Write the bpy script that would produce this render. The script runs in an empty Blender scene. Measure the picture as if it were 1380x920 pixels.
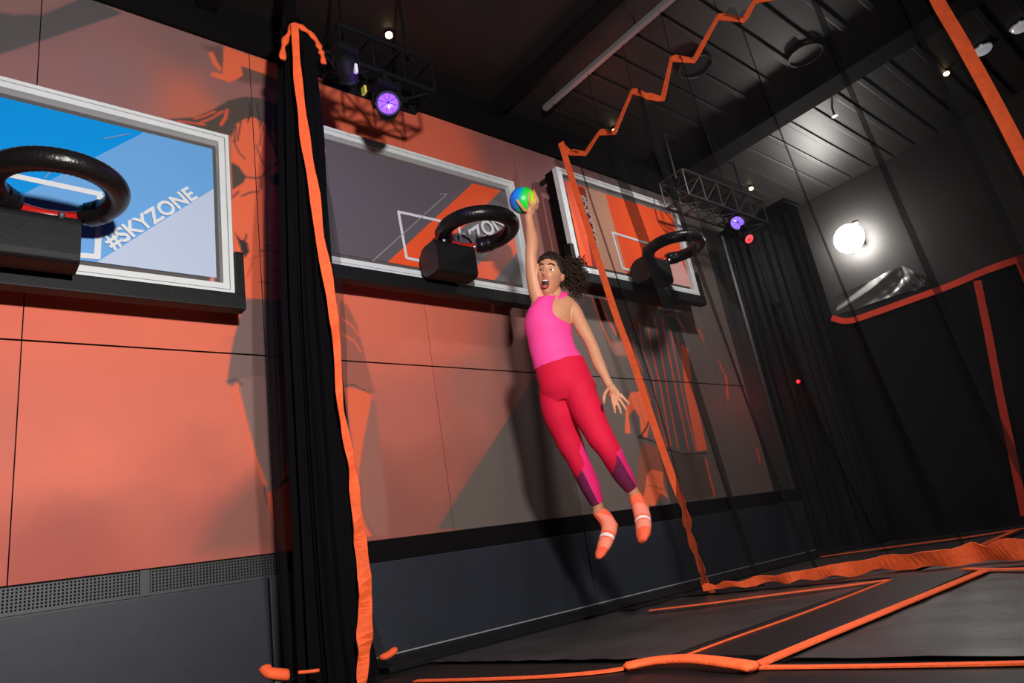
import bpy, bmesh, math, random
import numpy as np
from mathutils import Vector, Matrix
random.seed(7)
SC = bpy.context.scene
COL = SC.collection
H = 0.42                       # camera height above the trampoline deck
PI = math.pi
# ---------------------------------------------------------------- camera
F = 924.0
Rm = np.array([[0.76347646, -0.07638467, -0.64130264],
               [-0.62546994, -0.33484754, -0.70474427],
               [-0.16090695, 0.93917118, -0.30342453]])
cam_d = bpy.data.cameras.new('camera'); cam = bpy.data.objects.new('camera', cam_d); COL.objects.link(cam)
M4 = Matrix([list(Rm[i]) + [0] for i in range(3)] + [[0, 0, 0, 1]])
cam.matrix_world = Matrix.Translation((0, 0, H)) @ M4
cam_d.sensor_width = 36; cam_d.lens = 36 * F / 1380; cam_d.clip_start = 0.02; cam_d.clip_end = 60
SC.camera = cam
# ---------------------------------------------------------------- world, view, lights
SC.view_settings.view_transform = 'Standard'; SC.view_settings.look = 'None'
SC.view_settings.gamma = 1; SC.view_settings.use_curve_mapping = False
SC.view_settings.exposure = 0.0
w = bpy.data.worlds.new('world'); SC.world = w; w.use_nodes = True
w.node_tree.nodes['Background'].inputs[0].default_value = (0.05, 0.05, 0.06, 1)
w.node_tree.nodes['Background'].inputs[1].default_value = 0.25
def light(kind, name, loc, energy, color=(1, 1, 1), target=None, **kw):
    d = bpy.data.lights.new(name, kind); d.energy = energy; d.color = color
    for k, v in kw.items(): setattr(d, k, v)
    o = bpy.data.objects.new(name, d); COL.objects.link(o); o.location = loc
    if target is not None: o.rotation_euler = (Vector(target) - Vector(loc)).to_track_quat('-Z', 'Y').to_euler()
    return o
# photographer's strobe on a stand beside the camera; dim work light under the ceiling
light('SPOT', 'key_strobe', (0.55, -0.3, 1.90), 640, (1.0, 0.97, 0.94), (2.3, 4.0, 1.9), spot_size=math.radians(140), spot_blend=0.8, shadow_soft_size=0.10)
light('SPOT', 'ceiling_work_light', (5.2, 1.6, 4.38), 360, (1.0, 0.95, 0.92), (6.0, 3.6, 1.7), spot_size=math.radians(125), spot_blend=1.0, shadow_soft_size=0.12)

light('SPOT', 'ceiling_spot', (3.1, 0.6, 4.45), 210, (1.0, 0.97, 0.93), (3.1, 0.9, 0.0), spot_size=math.radians(48), spot_blend=1.0, shadow_soft_size=0.08)

# ---------------------------------------------------------------- rays through the photograph's pixels onto real planes
def ray(px, py):
    v = np.array([px - 690.0, -(py - 460.0), -F]); v /= np.linalg.norm(v); return Rm @ v
def onY(px, py, Y): r = ray(px, py); t = Y / r[1]; return Vector((r[0]*t, r[1]*t, r[2]*t + H))
def onX(px, py, X): r = ray(px, py); t = X / r[0]; return Vector((r[0]*t, r[1]*t, r[2]*t + H))
def onZ(px, py, z): r = ray(px, py); t = (z - H) / r[2]; return Vector((r[0]*t, r[1]*t, r[2]*t + H))
# ---------------------------------------------------------------- materials
MATS = {}
def mat(name, col, rough=0.6, metal=0.0, emit=None, es=1.0, var=0.0, vscale=8.0, bump=0.0, bscale=60.0, spec=0.5, alpha=None, sheen=0.0, sub=0.0):
    if name in MATS: return MATS[name]
    m = bpy.data.materials.new(name); m.use_nodes = True; nt = m.node_tree; N = nt.nodes; L = nt.links
    p = N['Principled BSDF']; p.inputs['Base Color'].default_value = (*col, 1)
    p.inputs['Roughness'].default_value = rough; p.inputs['Metallic'].default_value = metal
    p.inputs['Specular IOR Level'].default_value = spec
    if sheen: p.inputs['Sheen Weight'].default_value = sheen
    if sub: p.inputs['Subsurface Weight'].default_value = sub; p.inputs['Subsurface Scale'].default_value = 0.02
    if emit: p.inputs['Emission Color'].default_value = (*emit, 1); p.inputs['Emission Strength'].default_value = es
    if var or bump: tc = N.new('ShaderNodeTexCoord')
    if var:
        n = N.new('ShaderNodeTexNoise'); n.inputs['Scale'].default_value = vscale; n.inputs['Detail'].default_value = 4
        L.new(tc.outputs['Object'], n.inputs['Vector'])
        mp = N.new('ShaderNodeMapRange'); mp.inputs['From Min'].default_value = 0.3; mp.inputs['From Max'].default_value = 0.7
        mp.inputs['To Min'].default_value = 1 - var; mp.inputs['To Max'].default_value = 1 + var
        L.new(n.outputs['Fac'], mp.inputs['Value'])
        mx = N.new('ShaderNodeVectorMath'); mx.operation = 'SCALE'; mx.inputs[0].default_value = col
        L.new(mp.outputs[0], mx.inputs['Scale']); L.new(mx.outputs[0], p.inputs['Base Color'])
    if bump:
        n2 = N.new('ShaderNodeTexNoise'); n2.inputs['Scale'].default_value = bscale; L.new(tc.outputs['Object'], n2.inputs['Vector'])
        b = N.new('ShaderNodeBump'); b.inputs['Strength'].default_value = bump; b.inputs['Distance'].default_value = 0.01
        L.new(n2.outputs['Fac'], b.inputs['Height']); L.new(b.outputs[0], p.inputs['Normal'])
    if alpha is not None:
        out = N['Material Output']; tr = N.new('ShaderNodeBsdfTransparent'); mix = N.new('ShaderNodeMixShader'); mix.inputs[0].default_value = alpha
        L.new(tr.outputs[0], mix.inputs[1]); L.new(p.outputs[0], mix.inputs[2]); L.new(mix.outputs[0], out.inputs['Surface'])
    MATS[name] = m; return m
def s2l(r, g, b):
    f = lambda c: (c/255/12.92) if c <= 10 else ((c/255 + 0.055)/1.055)**2.4
    return (f(r), f(g), f(b))
BLACK = mat('black paint', (0.006, 0.005, 0.0055), 0.8, spec=.08)
BLK_VINYL = mat('black vinyl', (0.005, 0.0045, 0.005), 0.6, bump=0.15, bscale=30, spec=.35)
BLK_RUBBER = mat('black rubber', (0.009, 0.008, 0.008), 0.30, bump=0.25, bscale=60, spec=.4)
BLK_PLAST = mat('black plastic', (0.012, 0.012, 0.013), 0.4)
ORANGE = mat('orange webbing', (0.95, 0.12, 0.025), 0.75, var=0.12, vscale=25, bump=0.3, bscale=90)
WHITE_FR = mat('white enamel frame', (0.78, 0.80, 0.80), 0.35, var=0.04)
GREY_LN = mat('grey groove', (0.22, 0.23, 0.24), 0.5)
STEEL = mat('steel', (0.42, 0.43, 0.45), 0.35, 1.0)
RED = mat('red enamel', (0.55, 0.015, 0.01), 0.3)
PADGREY = mat('slate padding', (0.019, 0.023, 0.033), 0.55, var=0.12, vscale=3, bump=0.1, bscale=12)
NET = mat('sheer black netting', (0.012, 0.0115, 0.012), 0.9, alpha=0.44, bump=0.2, bscale=300, spec=0.05)
NETD = mat('dense black netting', (0.0045, 0.004, 0.0048), 0.9, alpha=0.90, bump=0.2, bscale=300, spec=0.05)
NETS = mat('thin black netting', (0.012, 0.011, 0.012), 0.9, alpha=0.42, spec=0.05)
# ---------------------------------------------------------------- object helpers
def put(name, bm, m, parent=None, smooth=False):
    me = bpy.data.meshes.new(name)
    bmesh.ops.recalc_face_normals(bm, faces=bm.faces)
    bm.to_mesh(me); bm.free()
    return putme(name, me, m, parent, smooth)
def putme(name, me, m, parent=None, smooth=False):
    for k in (m if isinstance(m, (list, tuple)) else [m]):
        if k is not None: me.materials.append(k)
    if smooth:
        me.polygons.foreach_set('use_smooth', [True]*len(me.polygons))
    o = bpy.data.objects.new(name, me); COL.objects.link(o)
    if parent is not None:
        o.parent = parent; o.matrix_parent_inverse = wm(parent).inverted()
    return o
def wm(o):
    m = Matrix.LocRotScale(o.location, o.rotation_euler, o.scale)
    if o.parent: m = wm(o.parent) @ o.matrix_parent_inverse @ m
    return m
def tag(o, label=None, cat=None, group=None, kind=None):
    if label: o['label'] = label
    if cat: o['category'] = cat
    if group: o['group'] = group
    if kind: o['kind'] = kind
    return o
def thing(name, label, cat, loc=(0, 0, 0), group=None):
    o = bpy.data.objects.new(name, None); COL.objects.link(o); o.location = loc; o.empty_display_size = 0.1
    return tag(o, label, cat, group)
def box(bm, x0, x1, y0, y1, z0, z1, bev=0.0):
    r = bmesh.ops.create_cube(bm, size=1.0)
    for v in r['verts']:
        v.co = Vector(((x0+x1)/2 + v.co.x*(x1-x0), (y0+y1)/2 + v.co.y*(y1-y0), (z0+z1)/2 + v.co.z*(z1-z0)))
    if bev:
        es = list({e for v in r['verts'] for e in v.link_edges})
        bmesh.ops.bevel(bm, geom=es, offset=bev, segments=2, affect='EDGES', profile=0.7)
    return bm
def bx(*a, **k): return box(bmesh.new(), *a, **k)
def frames(pts):
    pts = [Vector(p) for p in pts]; T = []
    for i in range(len(pts)):
        a = pts[max(i-1, 0)]; b = pts[min(i+1, len(pts)-1)]; T.append((b-a).normalized())
    up = Vector((0, 0, 1)) if abs(T[0].z) < 0.9 else Vector((1, 0, 0))
    n = T[0].cross(up).normalized(); out = []
    for t in T:
        n = (n - t*n.dot(t)).normalized(); out.append((t, n, t.cross(n)))
    return pts, out
def tube(bm, pts, r, seg=10, cap=True, closed=False):
    pts, fr = frames(pts); n = len(pts)
    rr = r if isinstance(r, (list, tuple)) else [r]*n
    rings = []
    for p, (t, a, b), q in zip(pts, fr, rr):
        ra, rb = q if isinstance(q, tuple) else (q, q)
        rings.append([bm.verts.new(p + a*math.cos(2*PI*k/seg)*ra + b*math.sin(2*PI*k/seg)*rb) for k in range(seg)])
    for i in range(n-1):
        for k in range(seg):
            bm.faces.new((rings[i][k], rings[i][(k+1) % seg], rings[i+1][(k+1) % seg], rings[i+1][k]))
    if closed:
        for k in range(seg): bm.faces.new((rings[-1][k], rings[-1][(k+1) % seg], rings[0][(k+1) % seg], rings[0][k]))
    elif cap:
        bm.faces.new(rings[0][::-1]); bm.faces.new(rings[-1])
    return bm
def ribbon(bm, pts, width, side, th=0.004):
    """flat tape along pts; width vector direction side (Vector or list), thickness th"""
    pts, fr = frames(pts); R = []
    for i, (p, (t, a, b)) in enumerate(zip(pts, fr)):
        s = Vector(side[i] if isinstance(side, list) else side); s = (s - t*s.dot(t)).normalized(); n = t.cross(s)
        wd = (width[i] if isinstance(width, (list, tuple)) else width)/2
        R.append([bm.verts.new(p + s*wd + n*th/2), bm.verts.new(p - s*wd + n*th/2), bm.verts.new(p - s*wd - n*th/2), bm.verts.new(p + s*wd - n*th/2)])
    for i in range(len(R)-1):
        for k in range(4): bm.faces.new((R[i][k], R[i][(k+1) % 4], R[i+1][(k+1) % 4], R[i+1][k]))
    bm.faces.new(R[0][::-1]); bm.faces.new(R[-1])
    return bm
def dens(pts, n=6):
    """Catmull-Rom through pts"""
    pts = [Vector(p) for p in pts]; out = []
    for i in range(len(pts)-1):
        p0 = pts[max(i-1, 0)]; p1 = pts[i]; p2 = pts[i+1]; p3 = pts[min(i+2, len(pts)-1)]
        for k in range(n):
            t = k/n
            out.append(0.5*((2*p1) + (p2-p0)*t + (2*p0-5*p1+4*p2-p3)*t*t + (3*p1-p0-3*p2+p3)*t**3))
    out.append(pts[-1]); return out
def prism(bm, poly, axis):
    """extrude a polygon (list of Vector) by vector axis"""
    a = [bm.verts.new(p) for p in poly]; b = [bm.verts.new(Vector(p) + axis) for p in poly]; n = len(a)
    bm.faces.new(a); bm.faces.new(b[::-1])
    for i in range(n): bm.faces.new((a[i], a[(i+1) % n], b[(i+1) % n], b[i]))
    return bm
def lathe(bm, prof, c, axis=(0, 0, 1), seg=24):
    q = Vector(axis).to_track_quat('Z', 'Y'); c = Vector(c); R = []
    for r, z in prof:
        R.append([bm.verts.new(c + q @ Vector((max(r, 1e-4)*math.cos(2*PI*k/seg), max(r, 1e-4)*math.sin(2*PI*k/seg), z))) for k in range(seg)])
    for i in range(len(R)-1):
        for k in range(seg): bm.faces.new((R[i][k], R[i][(k+1) % seg], R[i+1][(k+1) % seg], R[i+1][k]))
    bm.faces.new(R[0][::-1]); bm.faces.new(R[-1]); return bm
def sphere(bm, c, r, m=None, seg=16):
    q = bmesh.ops.create_uvsphere(bm, u_segments=seg, v_segments=max(8, seg*2//3), radius=1.0)
    for v in q['verts']:
        p = Vector((v.co.x*r[0], v.co.y*r[1], v.co.z*r[2])) if isinstance(r, tuple) else v.co*r
        v.co = Vector(c) + (m @ p if m is not None else p)
    return bm
def textmesh(name, s, size, m, parent, origin, xdir, ydir, ext=0.001, bold=0.0):
    cu = bpy.data.curves.new(name, 'FONT'); cu.body = s; cu.size = 1.0; cu.extrude = ext; cu.offset = bold
    o = bpy.data.objects.new(name, cu); COL.objects.link(o)
    dg = bpy.context.evaluated_depsgraph_get(); me = bpy.data.meshes.new_from_object(o.evaluated_get(dg))
    bpy.data.objects.remove(o)
    X = Vector(xdir).normalized(); Z = X.cross(Vector(ydir)).normalized(); Y = Z.cross(X)
    T = Matrix((( X.x, Y.x, Z.x, origin[0]), (X.y, Y.y, Z.y, origin[1]), (X.z, Y.z, Z.z, origin[2]), (0, 0, 0, 1)))
    wd = max(v.co.x for v in me.vertices)
    k = size/wd; me.transform(Matrix.Diagonal((k, k, 1, 1))); me.transform(T); me.materials.clear()
    r = putme(name, me, m, parent); return r, wd
# ================================================================= SETTING
YW = 4.0                                                   # mural wall plane
ZC = 4.55                                                  # ceiling (world z)
CEIL = mat('dark ceiling', (0.014, 0.0115, 0.011), 0.48, var=0.2, vscale=2)
FLOORM = mat('black deck vinyl', (0.006, 0.0055, 0.006), 0.5, spec=.3, var=0.3, vscale=4, bump=0.1, bscale=15)
BACKM = mat('dark grey back wall', (0.034, 0.032, 0.031), 0.6, var=0.15, vscale=1.5)
tag(put('floor', bx(-3.0, 12.0, -3.0, YW + 0.3, -0.25, -0.012), FLOORM), kind='structure')
ce = tag(put('ceiling', bx(-3.0, 12.0, -3.0, YW + 0.3, ZC, ZC + 0.15), CEIL), kind='structure')
for k in range(17):                                       # corrugated deck ribs run along the wall direction
    y = 4.0 - 0.27*k
    put('rib', bx(4.4, 9.2, y - 0.03, y + 0.03, ZC - 0.018, ZC - 0.001, bev=0.008), CEIL, ce)
def beam(n, x0, x1, z0):
    bm = bmesh.new(); box(bm, x0, x1, -3, 3.98, z0, z0 + 0.03); box(bm, (x0+x1)/2 - 0.012, (x0+x1)/2 + 0.012, -3, 3.98, z0 + 0.03, ZC - 0.002)
    tag(put('trim_%d' % n, bm, BLACK), kind='structure')
beam(1, 6.55, 6.85, 4.40); beam(2, 3.78, 3.92, 4.42); beam(3, 1.2, 1.34, 4.42); beam(4, 0.2, 0.34, 4.42)
wb = tag(put('wall_back', bx(9.25, 9.4, -3.0, YW + 0.3, -0.1, ZC), BACKM), kind='structure')
wl = tag(put('wall_left', bx(-3.0, 12.0, YW + 0.02, YW + 0.3, -0.1, ZC), BLACK), kind='structure')
# black soffit over the mural and the recess under it
put('soffit', bx(-3.0, 9.25, YW - 0.03, YW + 0.02, H + 3.775, ZC - 0.001), BLACK, wl)
put('recess', bx(-3.0, 9.25, YW - 0.012, YW + 0.02, H + 0.14, H + 0.272), BLACK, wl)
# ---- mural print: painted per vertex in wall coordinates (flat print on flat panels)
def W2(px, py): p = onY(px, py, YW); return (p.x, p.z)
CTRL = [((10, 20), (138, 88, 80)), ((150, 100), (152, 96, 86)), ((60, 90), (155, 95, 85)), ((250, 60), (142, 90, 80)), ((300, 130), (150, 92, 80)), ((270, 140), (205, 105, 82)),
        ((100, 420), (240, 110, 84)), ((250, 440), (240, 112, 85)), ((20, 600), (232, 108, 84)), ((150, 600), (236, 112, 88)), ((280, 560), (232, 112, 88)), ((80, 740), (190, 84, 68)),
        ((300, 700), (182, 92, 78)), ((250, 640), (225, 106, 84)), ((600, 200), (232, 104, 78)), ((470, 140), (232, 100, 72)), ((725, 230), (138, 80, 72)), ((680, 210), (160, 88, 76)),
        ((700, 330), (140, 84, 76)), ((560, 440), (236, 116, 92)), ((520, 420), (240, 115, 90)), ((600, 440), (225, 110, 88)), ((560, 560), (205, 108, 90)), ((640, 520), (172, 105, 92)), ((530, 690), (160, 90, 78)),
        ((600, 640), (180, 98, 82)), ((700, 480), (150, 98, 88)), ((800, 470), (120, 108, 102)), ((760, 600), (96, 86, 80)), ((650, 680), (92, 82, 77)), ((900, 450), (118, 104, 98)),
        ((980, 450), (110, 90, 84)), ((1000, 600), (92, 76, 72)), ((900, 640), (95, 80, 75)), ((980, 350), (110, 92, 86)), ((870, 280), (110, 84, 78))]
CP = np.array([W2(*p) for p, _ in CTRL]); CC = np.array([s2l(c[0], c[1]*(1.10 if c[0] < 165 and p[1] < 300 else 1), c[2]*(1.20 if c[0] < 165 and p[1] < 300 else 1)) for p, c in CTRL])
def poly(pts): return np.array([W2(*p) for p in pts])
OR = s2l(255, 108, 72); OR2 = s2l(236, 92, 60); DK = s2l(92, 74, 68); DK2 = s2l(62, 50, 48); SK = s2l(142, 104, 96); BR = s2l(128, 96, 90); GR = s2l(112, 94, 87); GR2 = s2l(96, 86, 84)
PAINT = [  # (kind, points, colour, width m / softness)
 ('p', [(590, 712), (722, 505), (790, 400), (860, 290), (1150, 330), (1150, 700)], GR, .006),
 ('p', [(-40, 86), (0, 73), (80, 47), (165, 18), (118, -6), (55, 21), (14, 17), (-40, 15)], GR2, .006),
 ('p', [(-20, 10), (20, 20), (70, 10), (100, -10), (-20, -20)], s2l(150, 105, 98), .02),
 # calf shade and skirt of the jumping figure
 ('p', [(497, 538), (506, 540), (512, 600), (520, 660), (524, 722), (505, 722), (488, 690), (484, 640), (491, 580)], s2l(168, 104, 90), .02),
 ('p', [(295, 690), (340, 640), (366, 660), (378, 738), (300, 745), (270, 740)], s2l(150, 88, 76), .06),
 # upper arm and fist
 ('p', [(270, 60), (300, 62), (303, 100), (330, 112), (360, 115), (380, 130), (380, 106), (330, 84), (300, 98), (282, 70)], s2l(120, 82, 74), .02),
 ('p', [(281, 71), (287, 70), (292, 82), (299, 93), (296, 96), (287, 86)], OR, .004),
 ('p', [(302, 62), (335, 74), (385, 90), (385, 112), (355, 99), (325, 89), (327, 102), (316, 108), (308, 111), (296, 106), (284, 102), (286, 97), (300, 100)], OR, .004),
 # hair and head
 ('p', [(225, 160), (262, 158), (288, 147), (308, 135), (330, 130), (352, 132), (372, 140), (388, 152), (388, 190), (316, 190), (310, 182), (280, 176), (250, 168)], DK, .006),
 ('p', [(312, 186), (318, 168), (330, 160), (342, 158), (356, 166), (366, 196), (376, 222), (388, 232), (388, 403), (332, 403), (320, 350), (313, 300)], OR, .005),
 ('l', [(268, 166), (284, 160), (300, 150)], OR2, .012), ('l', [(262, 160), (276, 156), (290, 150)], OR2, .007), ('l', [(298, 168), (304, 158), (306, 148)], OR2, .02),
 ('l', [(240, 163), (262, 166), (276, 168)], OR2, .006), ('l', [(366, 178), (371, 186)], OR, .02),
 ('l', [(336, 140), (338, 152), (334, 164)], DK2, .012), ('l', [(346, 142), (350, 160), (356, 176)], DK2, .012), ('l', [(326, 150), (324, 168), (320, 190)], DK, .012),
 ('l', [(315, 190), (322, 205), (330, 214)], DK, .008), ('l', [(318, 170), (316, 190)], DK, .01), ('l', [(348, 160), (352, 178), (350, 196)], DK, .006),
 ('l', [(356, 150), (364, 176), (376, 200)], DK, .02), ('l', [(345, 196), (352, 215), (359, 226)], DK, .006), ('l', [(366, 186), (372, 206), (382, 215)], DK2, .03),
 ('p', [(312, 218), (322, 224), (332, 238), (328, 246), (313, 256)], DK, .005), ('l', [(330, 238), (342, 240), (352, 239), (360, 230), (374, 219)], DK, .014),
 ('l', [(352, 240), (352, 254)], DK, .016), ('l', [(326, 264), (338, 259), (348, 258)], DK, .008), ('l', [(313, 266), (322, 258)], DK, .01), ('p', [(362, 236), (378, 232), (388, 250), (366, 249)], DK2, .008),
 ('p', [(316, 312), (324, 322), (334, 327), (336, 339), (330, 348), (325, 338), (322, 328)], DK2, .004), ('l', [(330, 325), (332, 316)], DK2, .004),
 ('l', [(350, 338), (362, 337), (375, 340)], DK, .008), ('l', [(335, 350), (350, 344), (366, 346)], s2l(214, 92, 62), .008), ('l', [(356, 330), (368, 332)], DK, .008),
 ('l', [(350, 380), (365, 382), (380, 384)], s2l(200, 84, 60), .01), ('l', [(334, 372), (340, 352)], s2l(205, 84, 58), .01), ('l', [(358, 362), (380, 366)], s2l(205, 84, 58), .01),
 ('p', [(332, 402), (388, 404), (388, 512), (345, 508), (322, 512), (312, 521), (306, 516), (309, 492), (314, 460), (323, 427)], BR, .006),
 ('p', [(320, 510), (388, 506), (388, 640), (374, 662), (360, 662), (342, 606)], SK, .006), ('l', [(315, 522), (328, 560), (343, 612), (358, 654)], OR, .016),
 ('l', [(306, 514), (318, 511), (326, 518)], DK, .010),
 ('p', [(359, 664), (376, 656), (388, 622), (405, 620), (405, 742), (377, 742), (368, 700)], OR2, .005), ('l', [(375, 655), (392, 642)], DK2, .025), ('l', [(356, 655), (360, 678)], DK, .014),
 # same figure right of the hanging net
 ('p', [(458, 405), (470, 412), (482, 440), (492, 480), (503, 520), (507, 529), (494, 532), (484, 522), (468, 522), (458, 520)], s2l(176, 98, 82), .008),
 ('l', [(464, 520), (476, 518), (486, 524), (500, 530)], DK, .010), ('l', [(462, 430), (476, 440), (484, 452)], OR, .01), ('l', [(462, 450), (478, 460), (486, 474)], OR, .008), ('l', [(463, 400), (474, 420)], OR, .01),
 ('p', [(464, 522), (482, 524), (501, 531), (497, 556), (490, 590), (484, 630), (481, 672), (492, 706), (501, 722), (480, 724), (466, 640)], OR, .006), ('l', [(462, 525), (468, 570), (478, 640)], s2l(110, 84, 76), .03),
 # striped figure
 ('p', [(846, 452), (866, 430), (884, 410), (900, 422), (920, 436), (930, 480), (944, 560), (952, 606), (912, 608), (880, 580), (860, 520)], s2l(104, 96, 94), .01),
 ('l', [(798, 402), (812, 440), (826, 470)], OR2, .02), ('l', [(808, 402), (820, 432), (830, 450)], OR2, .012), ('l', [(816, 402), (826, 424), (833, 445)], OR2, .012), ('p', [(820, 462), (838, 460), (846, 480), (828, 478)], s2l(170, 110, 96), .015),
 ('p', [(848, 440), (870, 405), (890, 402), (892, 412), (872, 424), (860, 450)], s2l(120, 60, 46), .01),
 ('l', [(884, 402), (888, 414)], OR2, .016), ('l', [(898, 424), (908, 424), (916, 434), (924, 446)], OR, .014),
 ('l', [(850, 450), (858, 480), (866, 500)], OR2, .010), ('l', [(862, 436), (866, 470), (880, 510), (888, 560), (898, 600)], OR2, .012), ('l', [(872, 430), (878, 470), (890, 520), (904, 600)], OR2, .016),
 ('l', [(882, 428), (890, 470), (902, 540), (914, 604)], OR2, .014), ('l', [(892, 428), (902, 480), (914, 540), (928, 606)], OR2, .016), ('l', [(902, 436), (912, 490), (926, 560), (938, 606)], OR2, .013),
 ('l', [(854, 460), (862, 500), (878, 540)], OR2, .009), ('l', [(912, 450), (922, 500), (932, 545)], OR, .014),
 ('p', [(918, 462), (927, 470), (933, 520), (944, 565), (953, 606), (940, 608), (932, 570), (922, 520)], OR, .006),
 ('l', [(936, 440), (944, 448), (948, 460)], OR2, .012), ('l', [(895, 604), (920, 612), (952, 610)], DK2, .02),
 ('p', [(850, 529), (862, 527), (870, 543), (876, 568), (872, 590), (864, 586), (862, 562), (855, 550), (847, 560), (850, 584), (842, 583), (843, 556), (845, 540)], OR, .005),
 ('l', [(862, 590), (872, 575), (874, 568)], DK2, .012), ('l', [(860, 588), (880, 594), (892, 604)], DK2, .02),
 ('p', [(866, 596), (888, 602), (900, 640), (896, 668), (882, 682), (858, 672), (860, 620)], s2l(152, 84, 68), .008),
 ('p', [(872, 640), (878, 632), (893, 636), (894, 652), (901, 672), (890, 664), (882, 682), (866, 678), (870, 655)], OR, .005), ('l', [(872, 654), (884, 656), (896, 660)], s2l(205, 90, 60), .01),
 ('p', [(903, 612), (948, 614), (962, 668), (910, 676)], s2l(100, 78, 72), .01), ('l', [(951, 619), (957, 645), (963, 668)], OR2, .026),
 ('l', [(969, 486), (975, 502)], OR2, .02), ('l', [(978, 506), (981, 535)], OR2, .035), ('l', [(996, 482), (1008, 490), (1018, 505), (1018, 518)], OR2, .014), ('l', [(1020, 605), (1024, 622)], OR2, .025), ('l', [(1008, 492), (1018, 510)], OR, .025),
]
def inpoly(X, Z, P):
    ins = np.zeros(X.shape, bool); n = len(P)
    for i in range(n):
        x0, z0 = P[i]; x1, z1 = P[(i+1) % n]
        c = ((z0 > Z) != (z1 > Z)); 
        with np.errstate(divide='ignore', invalid='ignore'): xi = (x1-x0)*(Z-z0)/(z1-z0 + 1e-12) + x0
        ins ^= c & (X < xi)
    return ins
def dseg(X, Z, P, closed):
    d = np.full(X.shape, 9e9); n = len(P)
    for i in range(n if closed else n-1):
        a = P[i]; b = P[(i+1) % n]; ab = b-a; t = np.clip(((X-a[0])*ab[0] + (Z-a[1])*ab[1])/(ab@ab + 1e-12), 0, 1)
        d = np.minimum(d, np.hypot(X-a[0]-t*ab[0], Z-a[1]-t*ab[1]))
    return d
rng = np.random.default_rng(3)
def fbm(X, Z, f0, octs=5):
    out = np.zeros(X.shape); amp = 1; tot = 0
    for o in range(octs):
        g = rng.random((64, 64)); u = X*f0*2**o + 7.3*o; v = Z*f0*2**o + 3.1*o
        i = np.floor(u).astype(int); j = np.floor(v).astype(int); fu = u-i; fv = v-j; fu = fu*fu*(3-2*fu); fv = fv*fv*(3-2*fv)
        G = lambda a, b: g[a % 64, b % 64]
        out += amp*((G(i, j)*(1-fu) + G(i+1, j)*fu)*(1-fv) + (G(i, j+1)*(1-fu) + G(i+1, j+1)*fu)*fv); tot += amp; amp *= .5
    return out/tot
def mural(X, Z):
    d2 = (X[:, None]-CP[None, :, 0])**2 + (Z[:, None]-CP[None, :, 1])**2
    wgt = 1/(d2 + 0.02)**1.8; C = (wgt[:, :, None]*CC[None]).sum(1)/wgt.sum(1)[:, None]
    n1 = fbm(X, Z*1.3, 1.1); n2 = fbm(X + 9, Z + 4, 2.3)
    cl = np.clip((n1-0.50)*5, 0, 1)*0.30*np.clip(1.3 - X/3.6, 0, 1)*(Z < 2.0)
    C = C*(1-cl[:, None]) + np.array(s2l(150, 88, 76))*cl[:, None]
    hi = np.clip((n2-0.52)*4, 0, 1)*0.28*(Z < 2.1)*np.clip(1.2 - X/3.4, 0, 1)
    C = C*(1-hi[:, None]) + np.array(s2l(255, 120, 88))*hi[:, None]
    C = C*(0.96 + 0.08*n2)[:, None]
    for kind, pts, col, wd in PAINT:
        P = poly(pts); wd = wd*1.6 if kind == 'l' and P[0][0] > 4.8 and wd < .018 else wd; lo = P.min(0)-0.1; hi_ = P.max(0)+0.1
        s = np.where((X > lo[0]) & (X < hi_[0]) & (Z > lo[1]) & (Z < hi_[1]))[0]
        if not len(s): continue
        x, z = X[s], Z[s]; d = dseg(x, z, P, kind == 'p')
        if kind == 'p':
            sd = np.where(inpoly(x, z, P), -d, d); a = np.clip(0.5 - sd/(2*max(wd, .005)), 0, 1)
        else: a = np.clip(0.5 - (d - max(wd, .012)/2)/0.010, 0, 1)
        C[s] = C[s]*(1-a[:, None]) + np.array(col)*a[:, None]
    return np.clip(C*np.array([1.02, 1.15, 1.2]), 0, .95)
MUR = bpy.data.materials.new('printed mural'); MUR.use_nodes = True
_n = MUR.node_tree; _a = _n.nodes.new('ShaderNodeVertexColor'); _a.layer_name = 'Col'; _p = _n.nodes['Principled BSDF']
_n.links.new(_a.outputs[0], _p.inputs['Base Color']); _p.inputs['Roughness'].default_value = 0.55; _p.inputs['Specular IOR Level'].default_value = 0.25
def mural_panel(x0, x1, z0, z1, step=0.0115):
    """a mural board: fine front grid carrying the print, with returned edges 15 mm deep"""
    nx = max(2, int((x1-x0)/step)); nz = max(2, int((z1-z0)/step))
    xs = np.linspace(x0, x1, nx+1); zs = np.linspace(z0, z1, nz+1)
    XX, ZZ = np.meshgrid(xs, zs); X = XX.ravel(); Z = ZZ.ravel(); nv = len(X)
    C = mural(X, Z)
    co = np.stack([X, np.full(nv, YW), Z], 1)
    idx = np.arange(nv).reshape(nz+1, nx+1)
    q = np.stack([idx[:-1, :-1], idx[:-1, 1:], idx[1:, 1:], idx[1:, :-1]], -1).reshape(-1, 4)
    ring = [idx[0, 0], idx[0, -1], idx[-1, -1], idx[-1, 0]]
    co = np.vstack([co, co[ring] + [0, 0.016, 0]]); b = nv
    edge = [[int(ring[(k+1) % 4]), int(ring[k]), b+k, b+(k+1) % 4] for k in range(4)]
    faces = q.tolist() + edge
    me = bpy.data.meshes.new('panel'); me.from_pydata(co.tolist(), [], faces)
    ca = me.color_attributes.new('Col', 'FLOAT_COLOR', 'POINT')
    cc = np.ones((nv+4, 4)); cc[:nv, :3] = C; cc[nv:, :3] = 0.03
    ca.data.foreach_set('color', cc.ravel())
    return putme('panel', me, MUR, wl)
seams = [-0.915, 0.33, 1.573, 2.815, 4.06, 5.30, 6.54, 7.05]
g = 0.005
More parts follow.
